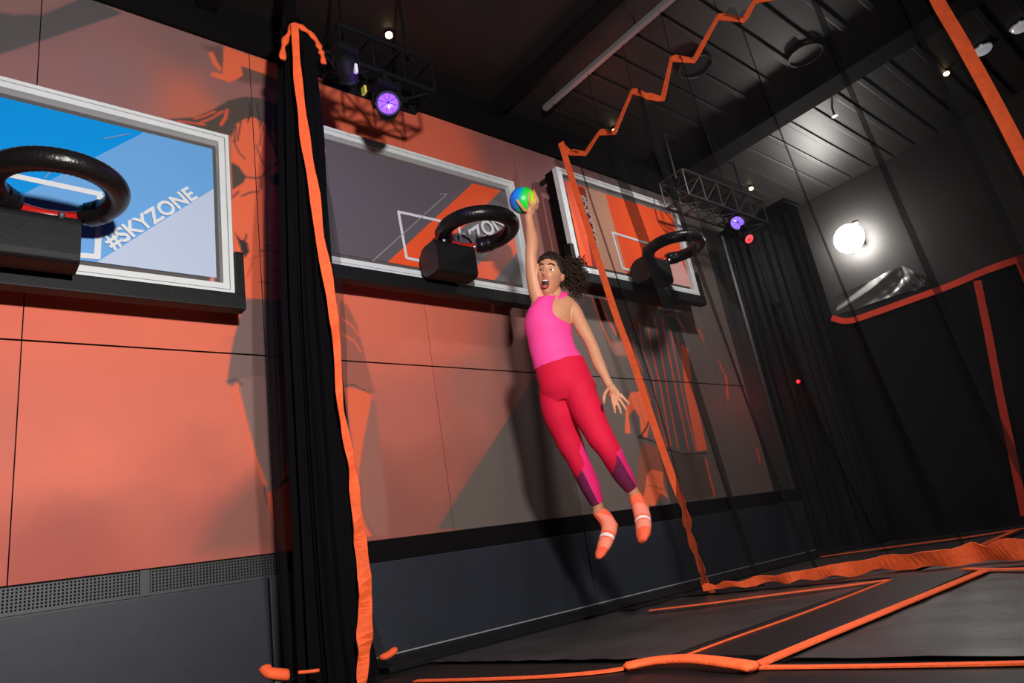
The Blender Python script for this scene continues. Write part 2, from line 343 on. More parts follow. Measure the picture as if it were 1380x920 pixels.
for i in range(len(seams)-1):
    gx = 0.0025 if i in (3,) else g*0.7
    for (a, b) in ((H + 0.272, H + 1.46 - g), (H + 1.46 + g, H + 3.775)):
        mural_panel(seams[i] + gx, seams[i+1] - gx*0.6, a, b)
# plain continuation of the wall boards past the mural
CONT = mat('dark wall board', (0.035, 0.030, 0.030), 0.7, var=0.15)
put('panel', bx(7.06, 9.24, YW, YW + 0.016, H + 0.272, H + 3.775), CONT, wl)
# grille in the recess
GRL = mat('grey grille metal', (0.055, 0.055, 0.058), 0.5, 0.3)
gv = thing('vent_grille', 'long dark perforated vent grille between the orange mural and the slate padding', 'vent', (0.7, YW - 0.02, H + 0.2))
for a, b in ((0.0, 0.86), (0.92, 1.62)):
    bm = bmesh.new()
    n = int((b-a)/0.016)
    for k in range(n+1): x = a + (b-a)*k/n; box(bm, x - 0.004, x + 0.004, YW - 0.024, YW - 0.014, H + 0.15, H + 0.262)
    for k in range(8): z = H + 0.152 + k*0.0153; box(bm, a - 0.004, b + 0.004, YW - 0.0225, YW - 0.0155, z - 0.003, z + 0.003)
    tag(put('perforated_sheet', bm, GRL, gv), kind='stuff')
put('divider', bx(0.868, 0.912, YW - 0.028, YW - 0.013, H + 0.148, H + 0.264), GRL, gv)
put('ledge_strip', bx(-1.0, 1.68, YW - 0.05, YW - 0.013, H + 0.138, H + 0.148), GRL, gv)
# slate padding under the mural
def pad(x0, x1, label):
    t = thing('wall_pad', label, 'wall pad', ((x0+x1)/2, YW, 0.02), 'slate wall pads under the mural')
    put('cushion', bx(x0 + 0.004, x1 - 0.004, YW - 0.06, YW + 0.018, 0.022, H + 0.136, bev=0.008), PADGREY, t, smooth=False)
    put('piping', bx(x0 + 0.004, x1 - 0.004, YW - 0.068, YW - 0.061, 0.022, 0.030), mat('pale piping', (0.30, 0.31, 0.33), 0.4), t)
for (a, b), lb in zip(((-0.6, 1.5), (1.5, 4.0), (4.0, 7.05), (7.05, 9.2)), ('slate wall pad under the leftmost backboard and vent grille', 'slate wall pad just right of the bunched black net column', 'slate wall pad behind the jumping woman and the tall net edge', 'slate wall pad at the dark far corner')): pad(a, b, lb)
# ledge between padding and beds
LEDGE = mat('black ledge vinyl', (0.006, 0.006, 0.0065), 0.5, spec=.3, bump=0.1, bscale=10)
tag(put('foam_ledge', bx(1.9, 8.9, 3.42, YW - 0.07, -0.01, 0.018, bev=0.006), LEDGE), 'long black foam ledge on the floor against the slate wall padding', 'ledge')
# ================================================================= TRAMPOLINES
BED = mat('woven black trampoline bed', (0.034, 0.033, 0.033), 0.42, var=0.35, vscale=2.2, bump=0.35, bscale=9)
PADB = mat('black frame padding', (0.007, 0.0065, 0.007), 0.5, spec=.3, bump=0.15, bscale=12)
def bed(x0, x1, y0, y1, label):
    bm = bmesh.new(); n = 28; sag = 0.02
    V = [[bm.verts.new((x0+(x1-x0)*i/n, y0+(y1-y0)*j/n, 0.002 + 0.004*math.sin(i*1.3 + j*.8)*math.sin(j*.9) - 0.008*math.sin(PI*i/n)*math.sin(PI*j/n))) for j in range(n+1)] for i in range(n+1)]
    for i in range(n):
        for j in range(n): bm.faces.new((V[i][j], V[i+1][j], V[i+1][j+1], V[i][j+1]))
    return tag(put('trampoline_bed', bm, BED, None, True), label, 'trampoline', 'trampoline beds')
bed(2.12, 4.12, 1.83, 3.40, 'black trampoline bed below the jumping woman, left of the thin orange line')
bed(2.12, 4.12, -1.6, 1.31, 'shiny grey black trampoline bed at the lower right corner')
bed(4.35, 7.1, 1.90, 3.40, 'far trampoline bed behind the crumpled net hem, towards the wall')
bed(4.35, 7.1, -1.6, 1.75, 'far trampoline bed behind the crumpled net hem, at the right edge')
def lane(x0, x1, y0, y1, z, label):
    return tag(put('frame_pad', bx(x0, x1, y0, y1, -0.01, z, bev=0.004), PADB), label, 'padding', 'frame pads between the trampolines')
l1 = lane(2.12, 4.12, 1.36, 1.78, 0.012, 'black frame pad between the two near beds, edged by orange lines')
l2 = lane(0.3, 2.0, -1.6, 3.1, 0.010, 'black platform in the foreground below the long orange line')
l3 = lane(4.14, 4.34, -1.6, 3.4, 0.010, 'black frame pad under the crumpled net hem')
def ftape(name, pts, wds, parent, z=0.016, th=0.005):
    P = [onZ(px, py, z) for px, py in pts]
    put(name, ribbon(bmesh.new(), dens(P, 4), [w_ for k in range(len(pts)-1) for w_ in [wds[k] + (wds[k+1]-wds[k])*t/4 for t in range(4)]] + [wds[-1]], [Vector((0, 0, 1)).cross((b-a)) for a, b in [(P[min(i//4, len(P)-2)], P[min(i//4, len(P)-2)+1]) for i in range(4*(len(P)-1)+1)]], th), ORANGE, parent)
ftape('orange_tape', [(1012, 899), (1090, 866), (1170, 833), (1250, 800), (1328, 768)], [.055, .055, .055, .055, .055], l1)
ftape('orange_tape', [(902, 891), (980, 862), (1060, 834), (1130, 808), (1200, 781)], [.010, .010, .011, .013, .016], l1)
ftape('orange_tape', [(560, 917), (700, 913), (800, 906), (860, 897)], [.03, .035, .045, .05], l2)
ftape('orange_tape', [(1000, 899), (1100, 898), (1240, 896), (1420, 892)], [.045, .03, .03, .03], l2)
put('orange_roll', tube(bmesh.new(), dens([onZ(840, 899, .03), onZ(880, 891, .035), onZ(930, 888, .04), onZ(980, 893, .035), onZ(1020, 899, .025)], 5), [(.01, .006)] + [(.034, .014)]*19 + [(.01, .006)], 10), ORANGE, l2, True)
l4 = lane(3.6, 4.10, 3.24, 3.40, 0.010, 'narrow black pad at the wall end of the near bed')
ftape('orange_tape', [(876, 822), (960, 812), (1050, 800), (1130, 790), (1196, 781)], [.04, .05, .05, .045, .035], l3)
l5 = lane(7.12, 7.3, -1.6, 3.4, 0.010, 'black pad under the low barrier net at the back')
ftape('orange_tape', [(1106, 750), (1200, 737), (1300, 724), (1390, 710)], [.09, .10, .10, .10], l5)
l6 = lane(4.40, 7.1, 1.77, 1.88, 0.012, 'black frame pad between the two far beds')
ftape('orange_tape', [(1290, 747), (1330, 731), (1372, 713)], [.06, .06, .06], l6)
ftape('orange_tape', [(1300, 766), (1345, 767), (1400, 765)], [.045, .05, .05], l3)
# ================================================================= BACKBOARDS
YB = 3.75
BLUE1 = mat('print bright blue', s2l(0, 150, 232), 0.35); BLUE2 = mat('print mid blue', s2l(110, 172, 232), 0.35); BLUE3 = mat('print pale blue', s2l(196, 208, 232), 0.35)
PGREY = mat('print grey', s2l(104, 96, 102), 0.35); PORG = mat('print orange', s2l(255, 92, 44), 0.4); PTAN = mat('print tan', s2l(205, 150, 124), 0.4)
PRED = mat('print dark red', s2l(150, 40, 28), 0.4); PWHITE = mat('print white', (0.80, 0.80, 0.82), 0.4); PPINK = mat('print pink', s2l(235, 175, 170), 0.4); PLG = mat('print thin grey', s2l(170, 165, 170), 0.4)
GLASS = mat('clear backboard glass', (0.9, 0.95, 0.95), 0.05, alpha=0.06)
def clip_poly(P, R):
    """Sutherland-Hodgman clip of (x,z) polygon to rect R"""
    x0, x1, z0, z1 = R
    for ax, lim, sg in ((0, x0, 1), (0, x1, -1), (1, z0, 1), (1, z1, -1)):
        out = []
        for i in range(len(P)):
            a = P[i]; b = P[(i+1) % len(P)]; fa = sg*(a[ax]-lim); fb = sg*(b[ax]-lim)
            if fa >= 0: out.append(a)
            if fa*fb < 0:
                t = fa/(fa-fb); out.append((a[0]+(b[0]-a[0])*t, a[1]+(b[1]-a[1])*t))
        P = out
        if not P: return []
    return P
def backboard(x0, z0, label, prints, lines, texts, name='basketball_backboard'):
    x1 = x0 + 1.86; z1 = z0 + 1.09; cx = (x0+x1)/2
    t = thing(name, label, 'backboard', (cx, YB, z0), 'backboards on the mural wall')
    # frame: two stepped white bands with a grey groove
    def ringbars(i0, i1, y0, y1, m, nm):
        bm = bmesh.new()
        box(bm, x0+i0, x1-i0, y0, y1, z1-i1, z1-i0); box(bm, x0+i0, x1-i0, y0, y1, z0+i0, z0+i1)
        box(bm, x0+i0, x0+i1, y0, y1, z0+i1, z1-i1); box(bm, x1-i1, x1-i0, y0, y1, z0+i1, z1-i1)
        return put(nm, bm, m, t)
    ringbars(0, 0.022, YB - 0.012, YB + 0.045, WHITE_FR, 'outer_frame'); ringbars(0.022, 0.027, YB - 0.004, YB + 0.04, GREY_LN, 'groove')
    ringbars(0.027, 0.062, YB - 0.010, YB + 0.045, WHITE_FR, 'inner_frame')
    put('glass', bx(x0 + 0.06, x1 - 0.06, YB + 0.012, YB + 0.022, z0 + 0.06, z1 - 0.06), GLASS, t)
    R = (x0 + 0.105, x1 - 0.094, z0 + 0.098, z1 - 0.115)
    yp = YB + 0.0105
    sheet = put('printed_sheet', bx(R[0], R[1], yp - 0.001, yp + 0.0012, R[2], R[3]), prints[0], t)
    k = 1
    for pts, m in prints[1:]:
        P = [(onY(a, b, yp).x, onY(a, b, yp).z) for a, b in pts]; P = clip_poly(P, R)
        if len(P) < 3: continue
        yy = yp - 0.001 - 0.0007*k; k += 1
        put('printed_shape', prism(bmesh.new(), [Vector((a, yy, b)) for a, b in P], Vector((0, 0.0006, 0))), m, sheet)
    for li, (pts, wd, m) in enumerate(lines):
        bm = bmesh.new(); ribbon(bm, [onY(a, b, yp - 0.0045 - 0.0011*li) for a, b in pts], wd, Vector((0, 0, 1)) if abs(onY(*pts[0], yp).z - onY(*pts[-1], yp).z) < abs(onY(*pts[0], yp).x - onY(*pts[-1], yp).x) else Vector((1, 0, 0)), 0.001)
        put('printed_line', bm, m, sheet)
    for s, a, b, size, m in texts:
        A = onY(*a, yp - 0.0115); B = onY(*b, yp - 0.0115); d = B-A
        o, wd = textmesh('lettering', s, d.length, m, sheet, A, d, Vector((-d.z, 0, d.x)), 0.0005, 0.028)
    # black corner and bottom padding
    bm = bmesh.new()
    poly_ = [(x0 - 0.055, z0 + 0.27), (x0 - 0.055, z0 - 0.10), (x1 + 0.055, z0 - 0.10), (x1 + 0.055, z0 + 0.27), (x1 + 0.004, z0 + 0.27), (x1 + 0.004, z0 - 0.004), (x0 - 0.004, z0 - 0.004), (x0 - 0.004, z0 + 0.27)]
    pb = bm
    box(pb, x0 - 0.055, x1 + 0.055, YB - 0.035, YB + 0.05, z0 - 0.10, z0 - 0.003, bev=0.008)
    box(pb, x0 - 0.055, x0 - 0.003, YB - 0.03, YB + 0.05, z0 - 0.01, z0 + 0.27, bev=0.006); box(pb, x1 + 0.003, x1 + 0.055, YB - 0.03, YB + 0.05, z0 - 0.01, z0 + 0.27, bev=0.006)
    put('edge_padding', pb, BLK_VINYL, t)
    # mounting rails back to the wall
    for xx in (x0 + 0.002, x1 - 0.042):
        put('mounting_frame', bx(xx, xx + 0.04, YB + 0.046, YB + 0.15, z0 + 0.0, z1 - 0.0), BLACK, t)
    for xx in (x0 + 0.012, x1 - 0.05):
        put('mounting_rail', bx(xx, xx + 0.03, YB + 0.151, YW - 0.002, z0 + 0.02, z0 + 0.06), BLK_PLAST, t)
        put('mounting_rail', bx(xx, xx + 0.03, YB + 0.151, YW - 0.002, z1 - 0.06, z1 - 0.02), BLK_PLAST, t)
    return t
def hoop(cx, zr, label, ext=0.035):
    """cx ring centre x, zr ring height: black padded ring on a padded block"""
    cy = 3.38; R0 = 0.25; r0 = 0.056
    t = thing('basketball_hoop', label, 'hoop', (cx, YB - 0.04, zr - 0.32), 'padded hoops on the backboards')
    # padded ring, open at the back where the red rim shows
    bm = bmesh.new(); pts = []; rad = []
    a0 = math.radians(90 + 34); a1 = math.radians(90 + 360 - 34); n = 96
    for k in range(n+1):
        a = a0 + (a1-a0)*k/n; pts.append((cx + R0*math.cos(a), cy + R0*math.sin(a), zr))
        e = min(k, n-k); q = r0*(1.0 - 0.035*(k % 2)) * (1.0 if e > 8 else 1.12 if e > 1 else 0.95)
        rad.append(q)
    tube(bm, pts, rad, 18); put('ring_padding', bm, BLK_RUBBER, t, True)
    bm = bmesh.new(); tube(bm, [(cx + R0*math.cos(math.radians(a)), cy + R0*math.sin(math.radians(a)), zr - 0.008) for a in range(48, 134, 4)], (0.030), 12)
    put('red_rim', bm, RED, t, True)
    put('rim_bracket', bx(cx - 0.16, cx + 0.12, 3.58, 3.70, zr - 0.055, zr - 0.035, bev=0.004), RED, t)
    # block: D shaped profile extruded along x
    bx0, bx1 = cx - 0.30, cx + ext; y0 = 3.49; y1 = 3.713; z1 = zr - 0.062; z0 = zr - 0.315
    prof = []
    cyy = (y0+y1)/2; czz = (z0+z1)/2; hy = (y1-y0)/2; hz = (z1-z0)/2
    for k in range(28):
        a = 2*PI*k/28; c = math.cos(a); s = math.sin(a)
        e = 0.30 if c < 0 else 0.8
        prof.append(Vector((bx0, cyy + hy*math.copysign(abs(c)**e, c), czz + hz*math.copysign(abs(s)**e, s))))
    bm = prism(bmesh.new(), prof, Vector((bx1-bx0, 0, 0))); put('padded_block', bm, BLK_VINYL, t)
    put('end_cap', prism(bmesh.new(), [Vector((bx0 - 0.012, cyy + (p.y-cyy)*0.93, czz + (p.z-czz)*0.93)) for p in prof], Vector((0.012, 0, 0))), mat('dark maroon vinyl', (0.03, 0.018, 0.02), 0.5), t)
    put('mounting_plate', bx(bx0 + .04, bx1 - .04, 3.7135, 3.7375, zr - 0.26, zr - 0.08), BLK_PLAST, t)
    for k in (-1, 1):
        put('bolt', lathe(bmesh.new(), [(0.016, 0), (0.016, 0.012), (0.008, 0.018)], (cx - 0.10 + 0.135*k, 3.49, zr - 0.078), (0, -1, 0), 10), STEEL, t)
    return t
W = 0.03
backboard(-0.55, H + 1.735, 'lowest backboard with blue print and white lettering, left edge of the mural', [BLUE1,
    ([(-400, 600), (30, 262), (187, 182), (420, 40), (420, 500), (0, 600)], BLUE2), ([(125, 357), (282, 258), (400, 184), (400, 500), (-100, 500)], BLUE3)],
    [([(-60, 220), (138, 262)], 0.03, PWHITE), ([(135, 262), (131, 348)], 0.03, PWHITE), ([(134, 346), (-60, 330)], 0.03, PWHITE), ([(140, 187), (176, 180)], 0.004, PLG), ([(60, 240), (72, 228)], 0.004, PLG)],
    [('#SKYZONE', (152, 336), (267, 266), 0.165, PWHITE)])
backboard(1.88, H + 2.03, 'middle backboard with grey print and orange diagonal stripes, behind the raised ball', [PGREY,
    ([(637, 247), (675, 257), (565, 364), (515, 360)], PORG), ([(700, 311), (705, 330), (664, 380), (627, 377), (655, 344)], PORG)],
    [([(536, 285), (618, 303)], 0.022, PWHITE), ([(537, 285), (548, 348)], 0.022, PWHITE), ([(618, 303), (626, 350)], 0.022, PWHITE), ([(547, 347), (626, 365)], 0.022, PWHITE), ([(502, 352), (602, 262)], 0.006, PLG), ([(592, 262), (602, 261)], 0.006, PLG)],
    [('#SKYZONE', (604, 352), (689, 298), 0.145, PWHITE)])
backboard(4.33, H + 2.35, 'highest backboard with orange and tan print, seen through the sheer net', [PORG,
    ([(779, 251), (788, 254), (812, 362), (800, 366)], PRED), ([(788, 253), (815, 259), (847, 376), (811, 372)], PTAN), ([(892, 355), (915, 345), (940, 400), (880, 395)], PPINK)],
    [([(825, 313), (880, 330)], 0.025, PWHITE), ([(825, 313), (839, 361)], 0.025, PWHITE), ([(838, 361), (900, 378)], 0.025, PWHITE)],
    [('#SKYZONE', (781, 262), (803, 350), 0.10, mat('print pale grey', (0.55, 0.45, 0.43), 0.5))])
hoop(0.38, H + 2.00, 'black padded hoop on the blue backboard, cut by the left edge', 0.12)
hoop(2.93, H + 2.30, 'black padded hoop beside the green ball on the grey and orange backboard')
hoop(5.36, H + 2.60, 'black padded hoop behind the sheer net on the highest backboard')
# ================================================================= NETS
def sheet(name, fn, nu, nv, m, parent, smooth=True):
    bm = bmesh.new(); V = [[bm.verts.new(fn(i/nu, j/nv)) for j in range(nv+1)] for i in range(nu+1)]
    for i in range(nu):
        for j in range(nv): bm.faces.new((V[i][j], V[i+1][j], V[i+1][j+1], V[i][j+1]))
    return put(name, bm, m, parent, smooth)
NX = 4.25
ZIG = [(755, 195), (768, 205), (789, 207), (808, 178), (828, 179), (852, 122), (872, 129), (893, 134), (905, 78), (935, 82), (968, 22), (1003, 27), (1018, 0)]
zig = [onX(px, py, NX) for px, py in ZIG]
pk = zig[-1]
for k in range(1, 6): zig += [Vector((NX, pk.y - 0.21*k + 0.05, H + (3.36 if k % 2 else 3.55)))]
zy = [p.y for p in zig]; zz = [p.z for p in zig]
def topz(y): return float(np.interp(-y, [-a for a in zy], zz))
HEM = [(955, 800), (975, 796), (1000, 794), (1040, 788), (1075, 785), (1110, 779), (1150, 774), (1200, 766), (1250, 763), (1300, 757), (1340, 752), (1380, 750)]
hem = [onZ(px, py, 0.02) for px, py in HEM]; hem += [Vector((4.52, 0.9, .02)), Vector((4.45, 0.5, .02))]
hy = [p.y for p in hem]; hx = [p.x for p in hem]
def net_fn(u, v):
    # u along the rail 0..1 from the wall towards the room, v 0 top .. 1 bottom
    yt = 3.57 - 3.02*u; yb = 3.10 - 2.58*u
    n = 2*PI*(7.2*u + 0.25*math.sin(5*u))
    A = 0.115*(0.80 + 0.20*math.sin(9*u + 1)); y = yt*(1-v) + yb*v
    y -= A*math.sin(n)*(1 - 0.3*v)*min(1, u*8) + 0.012*math.sin(3.1*n + 4*v)
    zt = topz(min(max(yt, zy[-1]), zy[0])); z = zt*(1-v) + 0.02*v
    xb = float(np.interp(-min(max(y, hy[-1]), hy[0]), [-a for a in hy], hx))
    x = NX*(1-v**5) + xb*v**5 + (0.07*math.cos(n) + 0.015*math.sin(2.3*n + 5*v))*min(1, v*6 + .1)*(1-v**8)*min(1, u*8 + .1)
    return (x, y, z)
net = thing('safety_net', 'tall sheer black safety net with zigzag orange top and crumpled orange hem on the floor', 'net', (NX, 2.0, 0.02))
sheet('netting', net_fn, 420, 50, NET, net)
zp = [Vector(zig[0])]
for a, b in zip(zig[:-1], zig[1:]): zp += [a.lerp(b, .12), a.lerp(b, .88), Vector(b)]
put('top_hem', ribbon(bmesh.new(), zp, [0.055 + 0.012*math.sin(k*2.1) for k in range(len(zp))], [Vector((0.25, 0.25 + 0.2*math.sin(k*.9), 1)) for k in range(len(zp))], 0.006), ORANGE, net)
EDGE = [(756, 192), (770, 238), (800, 331), (830, 424), (850, 478), (880, 568), (905, 640), (922, 685), (930, 722), (944, 762), (952, 790), (962, 800)]
ep = []
for k, (px, py) in enumerate(EDGE):
    z = onX(px, py, NX).z; v = 1 - z/(zig[0].z); p = onX(px, py, NX - 0.07); ep.append(p)
put('side_hem', ribbon(bmesh.new(), dens(ep, 5), [0.055]*34 + [0.05, 0.035, 0.05, 0.07, 0.06, 0.03, .04, .055, 0.05, 0.03, 0.04, .05, .05, .03, .05, .06, .04, .03, .04, .05, .04, .04][:22], Vector((0.35, -0.94, 0)), 0.005), ORANGE, net)
hp = dens(hem, 6); random.seed(11)
def hw(i, n):
    t = i/n; return 0.035 + 0.075*min(1, max(0, (t-0.1)*1.6)) + 0.010*math.sin(i*0.9) + random.uniform(-.004, .004)
hs = [Vector((-0.45 + 0.3*math.sin(i*.6), 0.05*math.sin(i*1.3), 1)) for i in range(len(hp))]
hp2 = [p + Vector((0.01*math.sin(i*.7) - .05, 0, 0.04 + 0.006*math.sin(i*.8))) for i, p in enumerate(hp)]
put('bottom_hem', ribbon(bmesh.new(), hp2, [hw(i, len(hp)) for i in range(len(hp))], hs, 0.006), ORANGE, net)
RE = [(1248, -40), (1263, 0), (1292, 50), (1322, 104), (1352, 160), (1384, 222), (1420, 290)]
rp = [onX(px, py, NX - .10) for px, py in RE]; d_ = (rp[-1]-rp[0]).normalized()
rp = [rp[0] - d_*0.45] + rp + [Vector((NX + .05, rp[-1].y, 0.6)), Vector((4.4, rp[-1].y, 0.06))]
put('side_hem', ribbon(bmesh.new(), dens(rp, 4), 0.072, Vector((0.55, -0.83, 0)), 0.005), ORANGE, net)
for k in (0, 3, 5, 8, 10):
    p = zig[k]
    put('suspension_cord', tube(bmesh.new(), [p, Vector((NX, p.y - 0.02, ZC - 0.15))], 0.0028, 5), BLACK, net)
RAIL = mat('grey aluminium rail', (0.40, 0.40, 0.42), 0.4, 0.6)
rl = thing('ceiling_rail', 'long light grey metal rail under the ceiling carrying the tall net', 'rail', (NX, 1.8, H + 4.0))
put('channel', bx(NX - 0.025, NX + 0.025, -0.6, 3.66, H + 3.985, H + 4.03, bev=0.004), RAIL, rl)
for y in (3.5, 2.5, 1.5, .5): put('hanger', tube(bmesh.new(), [(NX, y, H + 4.03), (NX, y, ZC)], 0.005, 6), BLACK, rl)

# ---- bunched net hanging like a column in the foreground
cn = thing('bunched_net', 'bunched opaque black net column with long orange edge hanging before the mural', 'net', (1.6, 3.3, 0.02))
def col_outline(z):
    """centre x, half width, for height z (world)"""
    zr = z - H
    xl = float(np.interp(zr, [-.42, 0.3, 1.5, 2.75, 3.2, 3.46], [1.385, 1.40, 1.425, 1.475, 1.50, 1.53]))
    xr = float(np.interp(zr, [-.42, -.2, 0.3, 1.5, 2.75, 3.2, 3.46], [1.79, 1.75, 1.73, 1.72, 1.755, 1.735, 1.64]))
    return (xl+xr)/2, (xr-xl)/2
def col_fn(u, v):
    z = 0.012 + (H + 3.46 - 0.012)*(1-v); c, h = col_outline(z); a = 2*PI*u
    lob = 0.80 + 0.13*math.sin(11*a + 0.6*math.sin(z*1.3)) + 0.06*math.sin(23*a + z*.7) + 0.03*math.sin(5*a)
    return (c + h*1.04*lob*math.cos(a), 3.34 + 0.15*lob*math.sin(a), z)
sheet('netting', col_fn, 260, 30, NETD, cn)
def col_in(u, v):
    x, y, z = col_fn((u*1.0 + .02) % 1.0, v); c, h = col_outline(z); return (c + (x-c)*.82 + 0.01*math.sin(40*u), 3.34 + (y-3.34)*.75, z)
sheet('inner_netting', col_in, 180, 20, NETD, cn)
_f = [onY(a, b, 3.5) for a, b in [(384, 890), (372, 740), (362, 600), (357, 450), (355, 300), (362, 200), (376, 110)]]; FZ = [p.z for p in _f]; FX = [p.x for p in _f]
def fringe(u, v):
    z = 0.02 + (H + 3.0)*(1-v); xl = float(np.interp(z, FZ, FX))
    return (xl + 0.15*u, 3.50 + 0.03*math.sin(9*u + 3), z)
sheet('loose_layer', fringe, 20, 20, NETS, cn)
def fringe2(u, v):
    z = 0.02 + (H + 3.0)*(1-v); zr = z-H
    xr = float(np.interp(zr, [-.42, 0, .6, 1.4, 1.9, 2.3, 2.6], [1.90, 1.80, 1.77, 1.83, 1.84, 1.82, 1.76]))
    return (xr - 0.14*u, 3.42 + 0.02*math.sin(8*u), z)
sheet('loose_layer', fringe2, 16, 24, NETS, cn)
CE = [(397, 32), (399, 70), (402, 110), (408, 160), (414, 205), (424, 260), (431, 320), (442, 375), (450, 430), (455, 480), (458, 540), (465, 580), (473, 620), (478, 660), (482, 705), (487, 740), (492, 790), (492, 830), (491, 870), (489, 900), (487, 925)]
CWp = [10, 11, 12, 13, 14, 14, 13, 14, 12, 10, 8, 9, 10, 12, 13, 16, 17, 18, 18, 13, 10]
ce_p = [onY(px, py, 3.155) for px, py in CE]
wf = []
for k in range(len(CE)-1):
    for t in range(4): wf.append((CWp[k] + (CWp[k+1]-CWp[k])*t/4)/250 * (1 + 0.10*math.sin(k*4+t)))
wf.append(CWp[-1]/250)
def sidev(k, n): return Vector((0.9, -0.3 + 0.55*math.sin(k*0.8)*(1 if k > n*.4 else .2), 0))
put('side_hem', ribbon(bmesh.new(), dens(ce_p, 4), wf, [sidev(k, len(wf)) for k in range(len(wf))], 0.006), ORANGE, cn)
put('top_hem', tube(bmesh.new(), dens([onY(a, b, 3.2) for a, b in [(381, 80), (382, 62), (388, 48), (397, 34), (408, 38), (420, 47), (428, 58), (432, 68), (434, 74), (437, 86)]], 4),
    [(.010 + .006*abs(math.sin(k*.9)), .018 + .007*math.sin(k*1.3)) for k in range(37)], 8), ORANGE, cn, True)
put('bottom_hem', tube(bmesh.new(), dens([onY(357, 899, 3.3), onY(362, 906, 3.28), onY(374, 908, 3.27), onY(388, 909, 3.27)], 3), [(.03, .02)]*10, 8), ORANGE, cn, True)
put('bottom_hem', tube(bmesh.new(), dens([onY(402, 906, 3.2), onY(415, 905, 3.18), onY(430, 903, 3.17)], 3), [(.01, .008)]*7, 8), ORANGE, cn, True)
put('bottom_hem', tube(bmesh.new(), dens([onY(512, 886, 3.38), onY(520, 884, 3.38), onY(528, 879, 3.38), onY(534, 873, 3.38)], 3), [(.012, .01), (.022, .014)] + [(.030, .018)]*6 + [(.024, .014), (.01, .008)], 8), ORANGE, cn, True)
put('suspension_cord', bx(1.565, 1.635, 3.32, 3.34, H + 3.42, ZC), NETD, cn)

# ---- dark curtain at the far end of the mural
def curt(u, v):
    n = 2*PI*9*u; y = 3.97 - 0.85*u + 0.02*math.sin(n*1.3); z = 0.02 + (H + 3.45)*(1-v)
    return (7.45 + 0.05*math.sin(n) + 0.02*math.sin(2.7*n + v) + 0.25*u, y, z)
cu = thing('black_curtain', 'dark gathered curtain hanging in the far corner beyond the mural', 'curtain', (7.45, 3.6, 0.02))
sheet('drape', curt, 220, 12, mat('charcoal curtain cloth', (0.010, 0.0095, 0.011), 0.85, alpha=0.93, spec=.1), cu)
put('curtain_rail', bx(7.4, 7.75, 3.08, 3.98, H + 3.45, H + 3.48), BLACK, cu)
# ---- low barrier net at the back with orange hem
BX = 7.33
top = [onX(a, b, BX) for a, b in [(1121, 428), (1135, 432), (1150, 431), (1180, 421), (1230, 403), (1280, 385), (1330, 364), (1380, 347), (1420, 335)]]
ty = [-p.y for p in top]; tz = [p.z for p in top]
def barr(u, v):
    y = 3.03 - 4.2*u; z = float(np.interp(-y, ty, tz))*(1-v) + 0.015*v; n = 2*PI*8*u
    return (BX + 0.02 + 0.03*math.sin(n)*(0.3 + v*.7) + .01*math.sin(3*n + 2*v), y, z)
br = thing('barrier_net', 'lower dark net barrier at the back with a bright red-orange rope-like top edge', 'net', (BX, 1.2, 0.015))
sheet('netting', barr, 260, 14, NETD, br)
put('top_hem', ribbon(bmesh.new(), dens(top, 4), 0.062, Vector((0, 0, 1)), 0.01), mat('red orange webbing', (0.80, 0.055, 0.02), 0.7, var=0.1, vscale=20), br)
put('vertical_strap', ribbon(bmesh.new(), [onX(a, b, BX - .03) for a, b in [(1317, 378), (1332, 450), (1347, 530), (1364, 610), (1381, 695)]], 0.062, Vector((0.5, -.86, 0)), 0.006), MATS['red orange webbing'], br)
put('vertical_strap', ribbon(bmesh.new(), [onX(a, b, BX - .03) for a, b in [(1376, 352), (1392, 390), (1412, 450)]], 0.085, Vector((0.5, -.86, 0)), 0.006), MATS['red orange webbing'], br)
# ---- crumpled silvery sheet behind the barrier edge
FOIL = mat('silvery grey tarp', (0.34, 0.34, 0.33), 0.35, 0.25, bump=0.4, bscale=18)
def foil(u, v):
    px = 1128 + 118*u; yt = 400 - 42*min(1, u*1.35) + (u > .75)*(u-.75)*60; yb = 424 - 38*u
    p = onX(px, yt*(1-v) + (yb)*v, 9.20); n = 0.05*u*u*math.sin(19*u + 4*v) + 0.03*max(0, u-.4)*math.sin(47*u - 9*v) - 0.10*abs(((u*1.2 + v*1.1) % .9) - .45) + 0.02*v
    return (min(p.x + n, 9.249), p.y, p.z)
tag(sheet('crumpled_tarp', foil, 70, 24, FOIL, None, True), 'crumpled silvery tarp draped behind the orange barrier edge under the bright lamp', 'tarp')
# ================================================================= LAMPS, TRUSSES
def downlight(px, py, label, zc=ZC - .02, em=6):
    p = onZ(px, py, zc); t = thing('ceiling_downlight', label, 'ceiling light', p, 'small ceiling downlights')
    put('housing', lathe(bmesh.new(), [(0.036, 0), (0.036, .012), (0.030, .019)], (p.x, p.y, zc), (0, 0, 1), 20), BLACK, t)
    put('bulb', lathe(bmesh.new(), [(0.018, 0), (0.028, .01), (0.028, .03)], (p.x, p.y, zc - 0.030), (0, 0, 1), 16), mat('warm bulb', (1, .8, .5), .5, emit=(1.0, .72, .38), es=em), t)
for a, b, lb in [(524, 46, 'small warm ceiling downlight above the left stage truss'), (828, 175, 'small warm ceiling downlight behind the zigzag net top'), (1012, 253, 'small warm ceiling downlight above the far stage truss'), (1275, 98, 'small warm ceiling downlight left of the right orange strip'), (1153, 300, 'tiny warm lamp just above the bright white lamp')]:
    downlight(a, b, lb, ZC - .02 if a != 1153 else 3.6)
